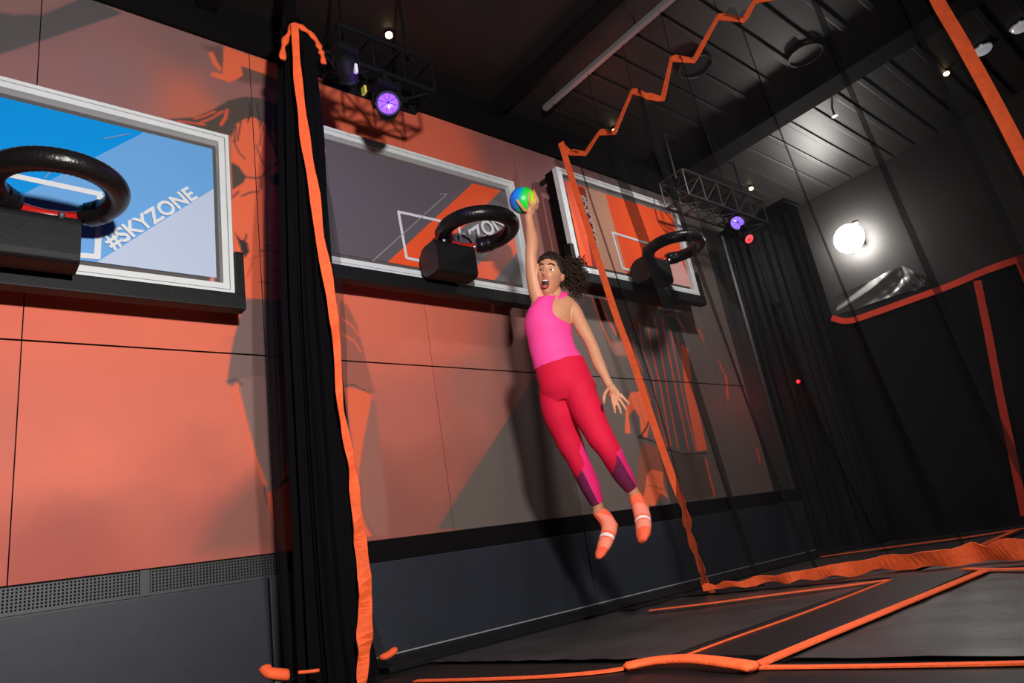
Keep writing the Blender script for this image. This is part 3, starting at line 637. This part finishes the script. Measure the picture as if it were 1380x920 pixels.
for a, b, lb in [(1326, 71, 'silver round ceiling lamp just right of the orange strip'), (1378, 40, 'silver round ceiling lamp at the upper right edge')]:
    p = onZ(a, b, ZC - .06); t = thing('round_ceiling_lamp', lb, 'ceiling light', p)
    put('dome', lathe(bmesh.new(), [(0.03, 0), (0.07, .01), (0.085, .03), (0.085, .058)], p, (0, 0, 1), 24), mat('silver lamp shell', (.6, .6, .62), .3, .5, emit=(.8, .8, .85), es=.25), t, True)
    put('rim', lathe(bmesh.new(), [(0.092, .04), (0.096, .05), (0.092, .059)], p, (0, 0, 1), 24), STEEL, t)
for a, b, lb in [(938, 92, 'round black ceiling speaker beside the zigzag net top'), (1086, 76, 'round black ceiling speaker near the middle of the dark ceiling')]:
    p = onZ(a, b, ZC - .045); t = thing('ceiling_speaker', lb, 'speaker', p)
    put('shell', lathe(bmesh.new(), [(0.15, 0.02), (0.165, .03), (0.14, .044)], p, (0, 0, 1), 28), BLK_PLAST, t)
    bm = bmesh.new(); tube(bm, [(p.x + .155*math.cos(k*PI/16), p.y + .155*math.sin(k*PI/16), p.z + .012) for k in range(32)], .008, 6, closed=True); put('rim', bm, mat('dull steel', (.12, .12, .12), .4, .5), t)
# sprinkler
p = onZ(1125, 156, ZC - .1); t = thing('ceiling_sprinkler', 'small dark sprinkler hanging from the ceiling near the bright reflection', 'sprinkler', p)
put('pipe', tube(bmesh.new(), [p, p + Vector((0, 0, .1))], .012, 8), STEEL, t); put('deflector', lathe(bmesh.new(), [(.035, 0), (.035, .006)], p - Vector((0, 0, .006)), (0, 0, 1), 12), STEEL, t)
# bright lamp on the back wall
lp = onX(1146, 322, 9.1)
fl = thing('flood_lamp', 'very bright white floodlight high on the dark back wall', 'lamp', lp)
put('housing', bx(lp.x + 0.03, lp.x + 0.12, lp.y - 0.13, lp.y + 0.13, lp.z - 0.11, lp.z + 0.11, bev=0.015), BLK_PLAST, fl)
put('lens', lathe(bmesh.new(), [(0.15, 0), (0.19, 0.05), (0.19, 0.09), (0.12, 0.15), (0.01, 0.18)], (lp.x + .03, lp.y, lp.z), (-1, 0, 0), 28), mat('lamp lens', (1, 1, 1), .3, emit=(1.0, .96, .9), es=130), fl, True)
put('wall_bracket', bx(lp.x + 0.119, 9.25, lp.y - 0.03, lp.y + 0.03, lp.z - 0.04, lp.z + 0.04), BLACK, fl)
# trusses
TR = mat('black truss tube', (0.004, 0.004, 0.005), 0.7, 0.0, spec=.15)
def truss(x0, x1, y, z, s, label, m):
    t = thing('lighting_truss', label, 'truss', ((x0+x1)/2, y, z), 'black lighting trusses near the mural top')
    cs = [(y - s/2, z), (y + s/2, z), (y - s/2, z + s), (y + s/2, z + s)]
    for a, b in cs: put('chord', tube(bmesh.new(), [(x0, a, b), (x1, a, b)], .016, 8), m, t)
    n = max(3, int(round((x1-x0)/s)))
    for k in range(n+1):
        x = x0 + (x1-x0)*k/n
        for (a, b) in ((0, 1), (2, 3), (0, 2), (1, 3)):
            put('strut', tube(bmesh.new(), [(x, *cs[a]), (x, *cs[b])], .009, 6), m, t)
        if k < n:
            x2 = x0 + (x1-x0)*(k+1)/n
            for (a, b) in ((0, 2), (3, 1), (1, 0), (2, 3)):
                put('diagonal_brace', tube(bmesh.new(), [(x, *cs[a]), (x2, *cs[b])], .008, 6), m, t)
    for x in (x0 + .1, x1 - .1): put('hanger', tube(bmesh.new(), [(x, y, z + s), (x, y, ZC)], .010, 6), m, t)
    return t
def stage_light(p, aim, label, r, yokez, m, lensmat):
    t = thing('stage_light', label, 'stage light', p, 'purple stage lights on the trusses')
    p = Vector(p); d = (Vector(aim)-p).normalized()
    put('head', lathe(bmesh.new(), [(r*.55, -r*2.9), (r*1.05, -r*2.5), (r*1.22, -r*1.2), (r*1.15, -r*.25), (r*1.2, 0), (r*1.02, 0.0), (r*.98, -r*.3)], p, d, 24), m, t, False)
    ls = put('lens', lathe(bmesh.new(), [(r*1.0, -r*.12), (r*.9, -r*.02), (r*.5, r*.10), (r*.05, r*.14)], p, d, 24), lensmat, t, True)
    s = d.cross(Vector((0, 0, 1))).normalized(); u = s.cross(d)
    for k in range(4):                                      # lens divided by dark cross bars
        a = k*PI/4 + .3; e = (s*math.cos(a) + u*math.sin(a))*r*.96; put('lens_bar', tube(bmesh.new(), [p + d*(r*.13) - e, p + d*(r*.17), p + d*(r*.13) + e], r*.028, 5), BLACK, ls)
    c = p - d*r*1.4
    for q in (-1, 1): put('yoke_arm', tube(bmesh.new(), [c + s*q*r*1.3, c + s*q*r*1.45 + Vector((0, 0, r*.6)), c + s*q*r*1.2 + Vector((0, 0, r*1.9))], r*.16, 8), m, t)
    put('base', bx(c.x - r*1.3, c.x + r*1.3, c.y - r*.9, c.y + r*.9, c.z + r*1.8, c.z + r*2.6, bev=.01), m, t)
    put('clamp', tube(bmesh.new(), [c + Vector((0, 0, r*2.6)), (c.x, c.y, yokez)], r*.2, 8), m, t)
    return t
YT = 3.22
tA = truss(1.80, 2.50, YT, H + 3.14, 0.26, 'left black lattice truss with the large purple stage light, above the middle backboard', TR)
PURP = mat('purple lens', (.03, .015, .12), .3, emit=(.16, .05, 1.0), es=3.2); BL = mat('stage light body', (.005, .005, .007), .55, spec=.2)
pA = onY(523, 139, YT - .22)
stage_light(pA, (pA.x*.1, 0, pA.z - 1.4), 'large glowing purple stage light on the left truss above the middle backboard', 0.064, H + 3.14, BL, PURP)
light('POINT', 'stage_glow', (pA.x - .10, pA.y - .16, pA.z - .10), 4, (.25, .08, 1), shadow_soft_size=.05)
pC = onY(470, 110, YT - .2)
stage_light(pC, (pC.x + .6, 3.9, pC.z - .7), 'unlit black stage light on the left truss next to the net column', 0.055, H + 3.14, BL, mat('dark lens', (.05, .05, .07), .1))
put('clamp_tag', bx(pA.x - .17, pA.x - .155, pA.y - .02, pA.y + .02, pA.z + .01, pA.z + .06), mat('yellow tag', (.5, .5, .04), .5), tA)
put('clamp_handle', bx(pC.x - .02, pC.x + .0, pC.y - .12, pC.y - .10, pC.z - .02, pC.z + .04), mat('white metal', (.8, .8, .8), .4), tA)
tB = truss(5.75, 7.3, 3.45, H + 3.24, 0.30, 'far black lattice truss behind the sheer net in the corner', mat('grey truss tube', (0.06, 0.058, 0.055), 0.4, 0.3))
pB = onY(994, 300, 3.35)
stage_light(pB, (pB.x - 2.2, .9, pB.z - .6), 'smaller purple stage light on the far truss behind the net', 0.075, H + 3.24, BL, mat('violet lens', (.3, .1, 1), .2, emit=(.25, .16, 1.0), es=2.0))
pD = onY(1010, 322, 3.3)
t = stage_light(pD, (pD.x - .5, 2.4, pD.z - 1.0), 'small stage light glowing red and blue on the far truss', 0.05, H + 3.24, BL, mat('red lens', (1, .1, .1), .2, emit=(1.0, .06, .08), es=3))
# red pilot lamp and a small white fitting
rp_ = onX(1076, 514, 7.30)
t = thing('red_pilot_lamp', 'tiny glowing red lamp in front of the dark far curtain', 'lamp', rp_)
put('bulb', sphere(bmesh.new(), rp_, .022), mat('red glow', (1, .05, .05), .3, emit=(1, .02, .03), es=.5), t, True); put('socket', lathe(bmesh.new(), [(.022, 0), (.022, .05)], rp_ + Vector((.02, 0, 0)), (1, 0, 0), 12), BLACK, t)
put('stem', tube(bmesh.new(), [rp_ + Vector((.06, 0, 0)), rp_ + Vector((.12, 0.0, 0)), Vector((rp_.x + .14, rp_.y, 0.02))], .012, 8), BLACK, t)
light('POINT', 'red_pilot_glow', (rp_.x - .05, rp_.y, rp_.z), 6, (1, .03, .04), shadow_soft_size=.03)
wp = onY(1048, 412, 3.96); t = thing('wall_camera', 'small pale wall fitting on the dark wall right of the mural', 'camera', wp)
put('mount', bx(wp.x - .02, wp.x + .02, 3.96, 3.998, wp.z - .02, wp.z + .02), mat('pale plastic', (.6, .6, .62), .4), t); put('dome', sphere(bmesh.new(), wp - Vector((0, .02, 0)), .045), MATS['pale plastic'], t, True)
# ================================================================= PERSON
L0 = 3.80
def B(px, py, off=0.0):
    r = ray(px, py); t = (L0 + off)/math.hypot(r[0], r[1]); return Vector((r[0]*t, r[1]*t, r[2]*t + H))
VD = Vector((2.78, 2.6, 0)).normalized()                     # away from the viewer
def px2m(px, py): return 1/228.0
def section_tube(bm, secs, seg=48):
    """secs: (centre, half-width vector, half-depth vector, exponent)"""
    R = []
    for c, a, b in secs:
        R.append([bm.verts.new(c + a*math.cos(2*PI*k/seg) + b*math.sin(2*PI*k/seg)) for k in range(seg)])
    for i in range(len(R)-1):
        for k in range(seg): bm.faces.new((R[i][k], R[i][(k+1) % seg], R[i+1][(k+1) % seg], R[i+1][k]))
    bm.faces.new(R[0][::-1]); bm.faces.new(R[-1]); return bm
def secLR(l, r, dep, off=0.0, grow=0.0):
    a = B(*l, off); b = B(*r, off); h = (b-a)/2; c = (a+b)/2; L = h.length
    return (c, h*((L+grow)/L), VD*(dep+grow))
def smoothsecs(secs, n=4):
    out = []
    C = dens([s[0] for s in secs], n); A = dens([s[1] for s in secs], n); D = dens([s[2] for s in secs], n)
    return list(zip(C, A, D))
def limb(bm, pts, rad, seg=16, n=5, grow=0.0, cap=True):
    P = dens(pts, n); rr = [rad[0]]*0
    k = len(pts)-1
    for i in range(k):
        for t in range(n):
            f = t/n; f = f*f*(3-2*f); a = rad[i]; b = rad[i+1]
            a = a if isinstance(a, tuple) else (a, a); b = b if isinstance(b, tuple) else (b, b)
            rr.append((a[0] + (b[0]-a[0])*f + grow, a[1] + (b[1]-a[1])*f + grow))
    e = rad[-1]; e = e if isinstance(e, tuple) else (e, e); rr.append((e[0] + grow, e[1] + grow))
    if cap:                                                 # rounded ends
        d0 = (P[0]-P[1]).normalized(); d1 = (P[-1]-P[-2]).normalized(); r0 = min(rr[0]); r1 = min(rr[-1])
        P = [P[0] + d0*r0*.9, P[0] + d0*r0*.6] + P + [P[-1] + d1*r1*.6, P[-1] + d1*r1*.9]
        sc = lambda q, s: (q[0]*s, q[1]*s)
        rr = [sc(rr[0], .4), sc(rr[0], .8)] + rr + [sc(rr[-1], .8), sc(rr[-1], .4)]
    return tube(bm, P, rr, seg)
def remesh(bm, voxel, iters=6, fac=0.5):
    me = bpy.data.meshes.new('tmp'); bmesh.ops.recalc_face_normals(bm, faces=bm.faces); bm.to_mesh(me); bm.free()
    o = bpy.data.objects.new('tmp', me); COL.objects.link(o)
    m = o.modifiers.new('r', 'REMESH'); m.mode = 'VOXEL'; m.voxel_size = voxel
    if iters: s = o.modifiers.new('s', 'SMOOTH'); s.iterations = iters; s.factor = fac
    dg = bpy.context.evaluated_depsgraph_get(); r = bpy.data.meshes.new_from_object(o.evaluated_get(dg)); bpy.data.objects.remove(o)
    return r
def colour_faces(me, fn):
    for p in me.polygons: p.material_index = fn(p.center)
SKIN = mat('warm brown skin', s2l(205, 142, 108), 0.5, var=0.05, vscale=20, sub=0.08)
PINK = mat('hot pink knit', s2l(250, 66, 150), 0.7, var=0.06, vscale=14, bump=0.25, bscale=70)
CRIM = mat('crimson legging', s2l(214, 14, 56), 0.78, spec=.3, var=0.05, vscale=10, bump=0.12, bscale=40)
MAROON = mat('maroon mesh panel', s2l(112, 22, 70), 0.7, var=0.15, vscale=60); PINK2 = mat('bright pink panel', s2l(246, 40, 122), 0.55)
HAIRM = mat('dark brown curly hair', (0.020, 0.010, 0.006), 0.6, spec=.3, bump=0.9, bscale=70, var=.3, vscale=40)
HAIRL = mat('brown curls', (0.034, 0.016, 0.011), 0.7, spec=.2, var=.3, vscale=40)
SOCK = mat('orange sock knit', s2l(255, 100, 66), 0.8, var=0.10, vscale=50, bump=0.3, bscale=120); SOCKW = mat('white sock grip', (.85, .78, .78), .7); SOCKP = mat('pale orange sock mesh', s2l(250, 140, 116), .8)
pr = thing('person', 'person in pink tank top, red leggings and orange socks leaping with a ball raised', 'person', B(838, 742))
# ---- head frame
HC = B(741, 371, -0.03); HU = (B(744, 338, -0.03) - B(739, 400, 0.0)).normalized()
fd = -VD; sdir = VD.cross(Vector((0, 0, 1))).normalized()      # image right
fd = (fd*math.cos(.22) - sdir*math.sin(.22)); fd = (fd - HU*fd.dot(HU)).normalized(); HR = HU.cross(fd).normalized() * -1
if HR.dot(sdir) < 0: HR = -HR
HM = Matrix((( HR.x, fd.x, HU.x), (HR.y, fd.y, HU.y), (HR.z, fd.z, HU.z)))   # local x right, y forward, z up
def HP(x, y, z): return HC + HM @ Vector((x, y, z))
def gs(x, z, cx, cz, sx, sz): return math.exp(-((x-cx)/sx)**2 - ((z-cz)/sz)**2)
def headsurf(x, y, z):
    """unit-sphere direction -> local head point"""
    a, b, c = 0.075, 0.092, 0.128
    X, Y, Z = x*a, y*b, z*c
    if z < 0:
        t = -z; X *= 1 - 0.26*t**1.6; Y *= (1 - 0.10*t**1.5) if y > 0 else (1 - 0.45*t)
        if y > 0: Z *= 1.13
    else:
        X *= 1 + 0.05*z
        if y < 0: Y *= 1.08
    if y > 0.15:
        f = min(1, (y-.15)/.3)
        Y += f*(0.028*gs(X, Z, 0, -0.018, .012, .016) + 0.012*gs(X, Z, 0, 0.002, .008, .022) + 0.006*gs(X, Z, 0, -.026, .020, .010))
        Y += f*(0.006*gs(X, Z, 0, .036, .05, .012) - 0.010*gs(abs(X), Z, .030, .012, .016, .011))
        Y += f*(0.008*gs(abs(X), Z, .042, -.022, .018, .018) + 0.008*gs(X, Z, 0, -.112, .022, .014) - 0.008*gs(X, Z, 0, -.062, .022, .022))
    return X, Y, Z
def head_bm(bm, grow=0.0):
    nu, nv = 64, 48; R = []
    for j in range(1, nv):
        th = PI*j/nv; row = []
        for i in range(nu):
            ph = 2*PI*i/nu; x = math.sin(th)*math.cos(ph); y = math.sin(th)*math.sin(ph); z = math.cos(th)
            X, Y, Z = headsurf(x, y, z); row.append(bm.verts.new(HP(X + x*grow, Y + y*grow, Z + z*grow)))
        R.append(row)
    for j in range(len(R)-1):
        for i in range(nu): bm.faces.new((R[j][i], R[j][(i+1) % nu], R[j+1][(i+1) % nu], R[j+1][i]))
    bm.faces.new(R[0][::-1]); bm.faces.new(R[-1])
# ---- torso sections, top to hip (photo left edge, right edge, half depth)
TOR = [((733, 402), (764, 398), .050), ((722, 408), (774, 404), .062), ((714, 418), (776, 412), .085), ((711, 430), (772, 426), .105), ((710, 443), (770, 439), .112), ((713, 457), (769, 452), .100), ((716, 472), (772, 465), .088),
       ((719, 487), (778, 476), .090), ((723, 504), (785, 488), .100), ((727, 518), (796, 505), .106), ((731, 532), (802, 520), .098), ((740, 545), (798, 534), .065)]
BALLC = B(704.5, 270, -0.06); BR_ = 0.082
SHL = B(770, 414, 0.0); SHR = B(725, 412, 0.0)
armR = [B(733, 415, 0.01), B(725, 400, -0.01), B(719, 375, -0.04), B(716, 348, -0.07), B(717, 325, -0.07), B(714, 302, -0.06), B(712, 292, -.06)]
armRr = [.050, .047, .043, .036, .038, .026, .025]
armL = [B(760, 413, 0.0), B(772, 418, 0.0), B(784, 440, -.02), B(797, 464, -.04), B(806, 488, -.07), B(817, 510, -.10), B(821, 518, -.11)]
armLr = [.050, .046, .040, .033, .034, .023, .023]
legR = [B(747, 524, .02), B(752, 555, .04), B(765, 590, .07), B(780, 622, .09), B(793, 650, .14), B(804, 677, .19), B(807, 690, .21)]
legRr = [(.085, .085), (.086, .085), (.070, .072), (.054, .056), (.048, .052), (.032, .034), (.031, .034)]
legL = [B(777, 519, -.02), B(789, 548, -.03), B(807, 585, -.06), B(822, 608, -.06), B(836, 634, 0.0), B(850, 657, .06), B(856, 668, .08)]
legLr = [(.088, .088), (.086, .086), (.068, .070), (.056, .058), (.048, .052), (.032, .034), (.031, .034)]
footR = [B(807, 690, .21), B(816, 699, .20), B(821, 712, .16), B(816, 730, .10), B(810, 744, .05), B(807, 750, .03)]
footRr = [(.031, .034), (.038, .040), (.037, .042), (.030, .040), (.019, .030), (.011, .018)]
heelR = [B(814, 697, .21), B(826, 708, .23)]
footL = [B(856, 668, .08), B(861, 680, .07), B(865, 693, .02), B(867, 707, -.04), B(867, 719, -.09), B(866, 726, -.11)]
footLr = [(.031, .034), (.037, .040), (.040, .042), (.042, .036), (.044, .028), (.032, .018)]
heelL = [B(861, 678, .09), B(868, 684, .12)]
def finger(bm, pts, r): limb(bm, pts, [r, r*.98, r*.9, r*.75][:len(pts)], 10, 4)
bm = bmesh.new()
section_tube(bm, smoothsecs([secLR(l, r, d) for l, r, d in TOR]))
limb(bm, armR, armRr); limb(bm, armL, armLr)
limb(bm, legR, legRr, 36); limb(bm, legL, legLr, 36); limb(bm, footR, footRr); limb(bm, footL, footLr); limb(bm, heelR, [.03, .026], n=2); limb(bm, heelL, [.03, .026], n=2)
limb(bm, [B(752, 412, .03), B(749, 402, .015), B(745, 388, .0)], [.056, .047, .046])          # neck
limb(bm, [SHR, B(745, 409, .02), SHL], [.044, .05, .044])                                    # shoulder girdle
head_bm(bm)
for s in (-1, 1): sphere(bm, HP(.076*s, -.012, -.004), (.012, .022, .032), HM)
# right hand cupping the ball from below and behind
wr = B(712, 292, -.06); sd = sdir; up = Vector((0, 0, 1))
def onball(a, e, k=1.0):                                     # azimuth a from image right towards viewer, elevation e
    return BALLC + (sd*math.cos(a)*math.cos(e) - VD*math.sin(a)*math.cos(e) + up*math.sin(e))*(BR_*k + .009)
palm = onball(math.radians(20), math.radians(-62))
limb(bm, [wr, (wr+palm)/2 + sd*.004, palm, onball(math.radians(0), math.radians(-35))], [(.024, .022), (.030, .022), (.034, .017), (.034, .014)])
for a0, e0, a1, e1, e2 in ((52, -52, 62, -28, -2), (22, -42, 25, -10, 20), (-8, -36, -8, -4, 26), (-36, -38, -36, -8, 20)):
    rd = math.radians
    finger(bm, [onball(rd(a0), rd(e0)), onball(rd((a0+a1)/2), rd((e0+e1)/2)), onball(rd(a1), rd(e1)), onball(rd(a1), rd(e2))], .0092)
finger(bm, [onball(math.radians(90), math.radians(-70)), onball(math.radians(105), math.radians(-45)), onball(math.radians(112), math.radians(-22))], .0105)
# left hand, relaxed and spread
lw = B(821, 518, -.11); lk = B(829, 535, -.14)
limb(bm, [lw, B(824, 524, -.12), B(828, 532, -.135), B(830, 537, -.14)], [(.022, .019), (.030, .017), (.038, .015), (.036, .013)])
for pts in ([(824, 533, -.15), (826, 542, -.165), (828, 549, -.175), (829, 556, -.17)], [(829, 535, -.15), (832, 543, -.165), (835, 550, -.17), (837, 557, -.165)],
            [(833, 534, -.14), (837, 541, -.15), (841, 547, -.155), (844, 553, -.15)], [(836, 531, -.13), (840, 536, -.13), (845, 541, -.135), (848, 545, -.13)]):
    finger(bm, [B(*p) for p in pts], .0090)
finger(bm, [B(821, 523, -.14), B(816, 529, -.17), B(814, 536, -.185), B(814, 543, -.18)], .0105)
me = remesh(bm, 0.0042, 4)
putme('body', me, SKIN, pr, True)
# ---- tank top
bm = bmesh.new()
TT = [((725, 405), (752, 403), .078), ((719, 412), (752, 409), .094), ((713, 420), (754, 417), .106), ((709, 431), (759, 428), .114), ((708, 443), (769, 441), .118), ((712, 457), (770, 452), .106), ((715, 472), (773, 465), .094),
      ((719, 487), (779, 475), .096), ((722, 500), (785, 484), .104)]
section_tube(bm, smoothsecs([secLR(l, r, d, 0, .007) for l, r, d in TT]))
# straps run over the shoulders beside the neck
limb(bm, [B(726, 415, -.085), B(727, 406, -.065), B(730, 400, -.01), B(736, 401, .05), B(742, 412, .09)], [(.014, .024), (.012, .022), (.010, .020), (.012, .02), (.014, .024)], 12)
limb(bm, [B(743, 423, -.055), B(749, 408, -.062), B(759, 397, -.03), B(763, 397, .04), B(758, 410, .09)], [(.012, .034), (.012, .030), (.011, .024), (.012, .02), (.014, .024)], 12)
me = remesh(bm, 0.0045, 5); putme('tank_top', me, PINK, pr, True)
# ---- leggings
bm = bmesh.new()
LG = [((722, 497), (786, 481), .105), ((724, 508), (791, 493), .108), ((727, 520), (797, 507), .116), ((730, 532), (803, 520), .104), ((739, 545), (799, 534), .070)]
section_tube(bm, smoothsecs([secLR(l, r, d, 0, .004) for l, r, d in LG]))
limb(bm, legR[:-1], legRr[:-1], 40, grow=.006, cap=False); limb(bm, legL[:-1], legLr[:-1], 40, grow=.006, cap=False)
me = remesh(bm, 0.0045, 5)
kR, aR = B(780, 622, .09), B(804, 677, .19); kL, aL = B(822, 608, -.06), B(850, 657, .06)
def lgc(c):
    pR = legR[0]; 
    dR = min((c-p).length for p in legR[1:]); dL = min((c-p).length for p in legL[1:])
    if dR < dL:
        ax = (aR-kR); t = (c-kR).dot(ax)/ax.length_squared; s = (c-kR-ax*t).dot(sdir)
        if t > 0.13 - s*3: return 1 if s < 0.002 + .01*t else 2
        if s > 0.03 and t > -.25 - (s-.03)*6: return 2
        return 0
    ax = (aL-kL); t = (c-kL).dot(ax)/ax.length_squared; s = (c-kL-ax*t).dot(sdir)
    if t > 0.20 - s*5 and s < .030: return 1
    if s >= .030 and t > .0: return 2
    return 0
colour_faces(me, lgc); putme('leggings', me, [CRIM, MAROON, PINK2], pr, True)
# ---- socks
def sock(foot, rr, heel, lab):
    bm = bmesh.new(); limb(bm, foot, rr, grow=.004); limb(bm, heel, [.03, .026], n=2, grow=.004)
    me = remesh(bm, 0.004, 3)
    a = foot[2]; b = foot[-1]; ax = b-a
    def f(c):
        t = (c-a).dot(ax)/ax.length_squared
        if .30 < t < .40: return 1
        if (-.25 < t < .22 or .45 < t < .75) and (c - (a+ax*t)).dot(VD) < -.01: return 2
        return 0
    colour_faces(me, f); o = putme('sock', me, [SOCK, SOCKW, SOCKP], pr, True)
sock(footR, footRr, heelR, ''); sock(footL, footLr, heelL, '')
# ---- face parts
DARK = mat('open mouth', (.02, .004, .004), .6); LIP = mat('lips', s2l(178, 70, 74), .4); TEETH = mat('teeth', (.85, .82, .78), .3); EYEW = mat('eye white', (.8, .78, .75), .3); IRIS = mat('dark iris', (.02, .012, .008), .2); TONG = mat('tongue', s2l(196, 84, 84), .4)
MY = 0.083
put('mouth', sphere(bmesh.new(), HP(0, MY - .010, -.070), (.021, .012, .024), HM), DARK, pr, True)
bm = bmesh.new(); tube(bm, [HP(.023*math.cos(a), MY - .001 - .010*abs(math.cos(a))**2, -.070 + .026*math.sin(a)) for a in [k*PI/12 for k in range(24)]], [.0045 + .0015*(abs(math.sin(k*PI/12))) for k in range(24)], 8, closed=True); put('lips', bm, LIP, pr, True)
put('teeth', sphere(bmesh.new(), HP(0, MY - .004, -.054), (.017, .007, .0055), HM), TEETH, pr, True)
put('tongue', sphere(bmesh.new(), HP(0, MY - .006, -.083), (.014, .006, .009), HM), TONG, pr, True)
for s in (-1, 1):
    e = put('eye', sphere(bmesh.new(), HP(.030*s, .066, .012), (.0160, .0130, .0140), HM), EYEW, pr, True)
    put('iris', sphere(bmesh.new(), HP(.030*s - .001, .0765, .012), (.0082, .004, .0082), HM), IRIS, e, True)
    put('eyelid', tube(bmesh.new(), [HP(.030*s + .015*math.cos(a), .074 - .004*abs(math.cos(a)), .012 + .0115*math.sin(a)) for a in [k*PI/8 for k in range(9)]], .0022, 6), HAIRM, e, True)
    put('eyebrow', tube(bmesh.new(), dens([HP(.012*s, .090, .038), HP(.030*s, .085, .046), HP(.050*s, .068, .038)], 4), [.003, .004, .0044, .0046, .0046, .0044, .004, .0034, .0025], 8), HAIRM, pr, True)
# ---- hair: cap over the skull, gathered at the back
bm = bmesh.new(); nu, nv = 72, 40; R = []
random.seed(5)
for j in range(1, nv+1):
    th = PI*0.80*j/nv; row = []
    for i in range(nu):
        ph = 2*PI*i/nu; x = math.sin(th)*math.cos(ph); y = math.sin(th)*math.sin(ph); z = math.cos(th)
        X, Y, Z = headsurf(x, y, z)
        line = 0.62 - 0.15*abs(x)                              # hairline height on the forehead (unit z)
        inside = (y > -0.12 and z < line - max(0, abs(x)-.62)*1.1) or (z < -.45)
        gr = .014 + .004*math.sin(9*ph + 5*th) + random.uniform(-.0015, .0015)
        gr += .008*max(0, -y)
        if inside: gr = -.012
        row.append(bm.verts.new(HP(X + x*gr, Y + y*gr, Z + z*gr)))
    R.append(row)
for j in range(len(R)-1):
    for i in range(nu): bm.faces.new((R[j][i], R[j][(i+1) % nu], R[j+1][(i+1) % nu], R[j+1][i]))
bm.faces.new(R[0][::-1]); bm.faces.new(R[-1])
hr = put('hair', bm, HAIRM, pr, True)
bm = bmesh.new(); random.seed(21)
root = HP(.045, -.085, .01)
for k in range(420):                                        # loose curls flying out behind the head
    e = B(random.triangular(762, 794, 770), random.triangular(342, 398, 366), random.uniform(.0, .2)); m1 = root.lerp(e, .5) + Vector((random.uniform(-.03, .03), random.uniform(-.03, .03), random.uniform(-.01, .05)))
    P = dens([root + Vector((random.uniform(-.02, .02),)*3), m1, e, e + Vector((random.uniform(-.01, .03), random.uniform(-.02, .02), random.uniform(-.06, -.01)))], 8)
    a = random.uniform(0, 6); f = random.uniform(.5, 1.2); am = random.uniform(.003, .009)
    P = [p + Vector((am*math.cos(a + f*i), am*math.sin(a + f*i)*.7, am*math.sin(a + f*i))) for i, p in enumerate(P)]
    tube(bm, P, [.0022]*(len(P)-3) + [.0018, .0012, .0006], 4)
tag(put('curls', bm, HAIRL, hr, True), kind='stuff')
bm = bmesh.new()
for k in range(60):                                         # curls around the hairline
    a = random.uniform(-.9, PI + .9); th = random.uniform(.55, 1.0)
    x = math.sin(th)*math.cos(a); z = math.cos(th)*.9; y = math.sin(th)*math.sin(a)*.5 - .1
    p = HP(.083*math.cos(a)*1.0, -.01 + random.uniform(-.03, .03), .045 + .085*max(0, math.sin(a)) + .05*min(0, math.sin(a)))
    c = [p + HM @ Vector((.007*math.cos(t*.9), random.uniform(-.002, .002), .007*math.sin(t*.9) + .0015*t)) for t in range(7)]
    tube(bm, c, .0028, 5)
tag(put('curls', bm, HAIRM, hr, True), kind='stuff')
# ---- ball
bm = bmesh.new(); sphere(bm, BALLC, BR_, seg=48)
bt = bpy.data.materials.new('rainbow ball'); bt.use_nodes = True; nt = bt.node_tree; N = nt.nodes; Lk = nt.links; P_ = N['Principled BSDF']; P_.inputs['Roughness'].default_value = .35
ge = N.new('ShaderNodeNewGeometry'); dp = N.new('ShaderNodeVectorMath'); dp.operation = 'DOT_PRODUCT'; sb = N.new('ShaderNodeVectorMath'); sb.operation = 'SUBTRACT'
sb.inputs[1].default_value = BALLC; Lk.new(ge.outputs['Position'], sb.inputs[0]); Lk.new(sb.outputs[0], dp.inputs[0]); ax = (sdir*0.93 - up*.25 + VD*.25).normalized(); dp.inputs[1].default_value = ax
nz = N.new('ShaderNodeTexNoise'); nz.inputs['Scale'].default_value = 9; Lk.new(ge.outputs['Position'], nz.inputs['Vector'])
mr = N.new('ShaderNodeMapRange'); mr.inputs['From Min'].default_value = -BR_; mr.inputs['From Max'].default_value = BR_; Lk.new(dp.outputs['Value'], mr.inputs['Value'])
ad = N.new('ShaderNodeMath'); ad.operation = 'MULTIPLY_ADD'; ad.inputs[1].default_value = .25; Lk.new(nz.outputs['Fac'], ad.inputs[0]); Lk.new(mr.outputs[0], ad.inputs[2])
cr = N.new('ShaderNodeValToRGB'); e = cr.color_ramp.elements; e[0].position = .18; e[0].color = (*s2l(30, 110, 225), 1); e[1].position = 1.02; e[1].color = (*s2l(255, 225, 30), 1)
for pos, c in ((.42, (20, 140, 215)), (.54, (20, 200, 70)), (.78, (40, 225, 60)), (.92, (190, 235, 30))): q = cr.color_ramp.elements.new(pos); q.color = (*s2l(*c), 1)
Lk.new(ad.outputs[0], cr.inputs[0]); Lk.new(cr.outputs[0], P_.inputs['Base Color'])
tag(put('ball', bm, bt, None, True), 'small rainbow ball of blue, green and yellow in the raised hand', 'ball')
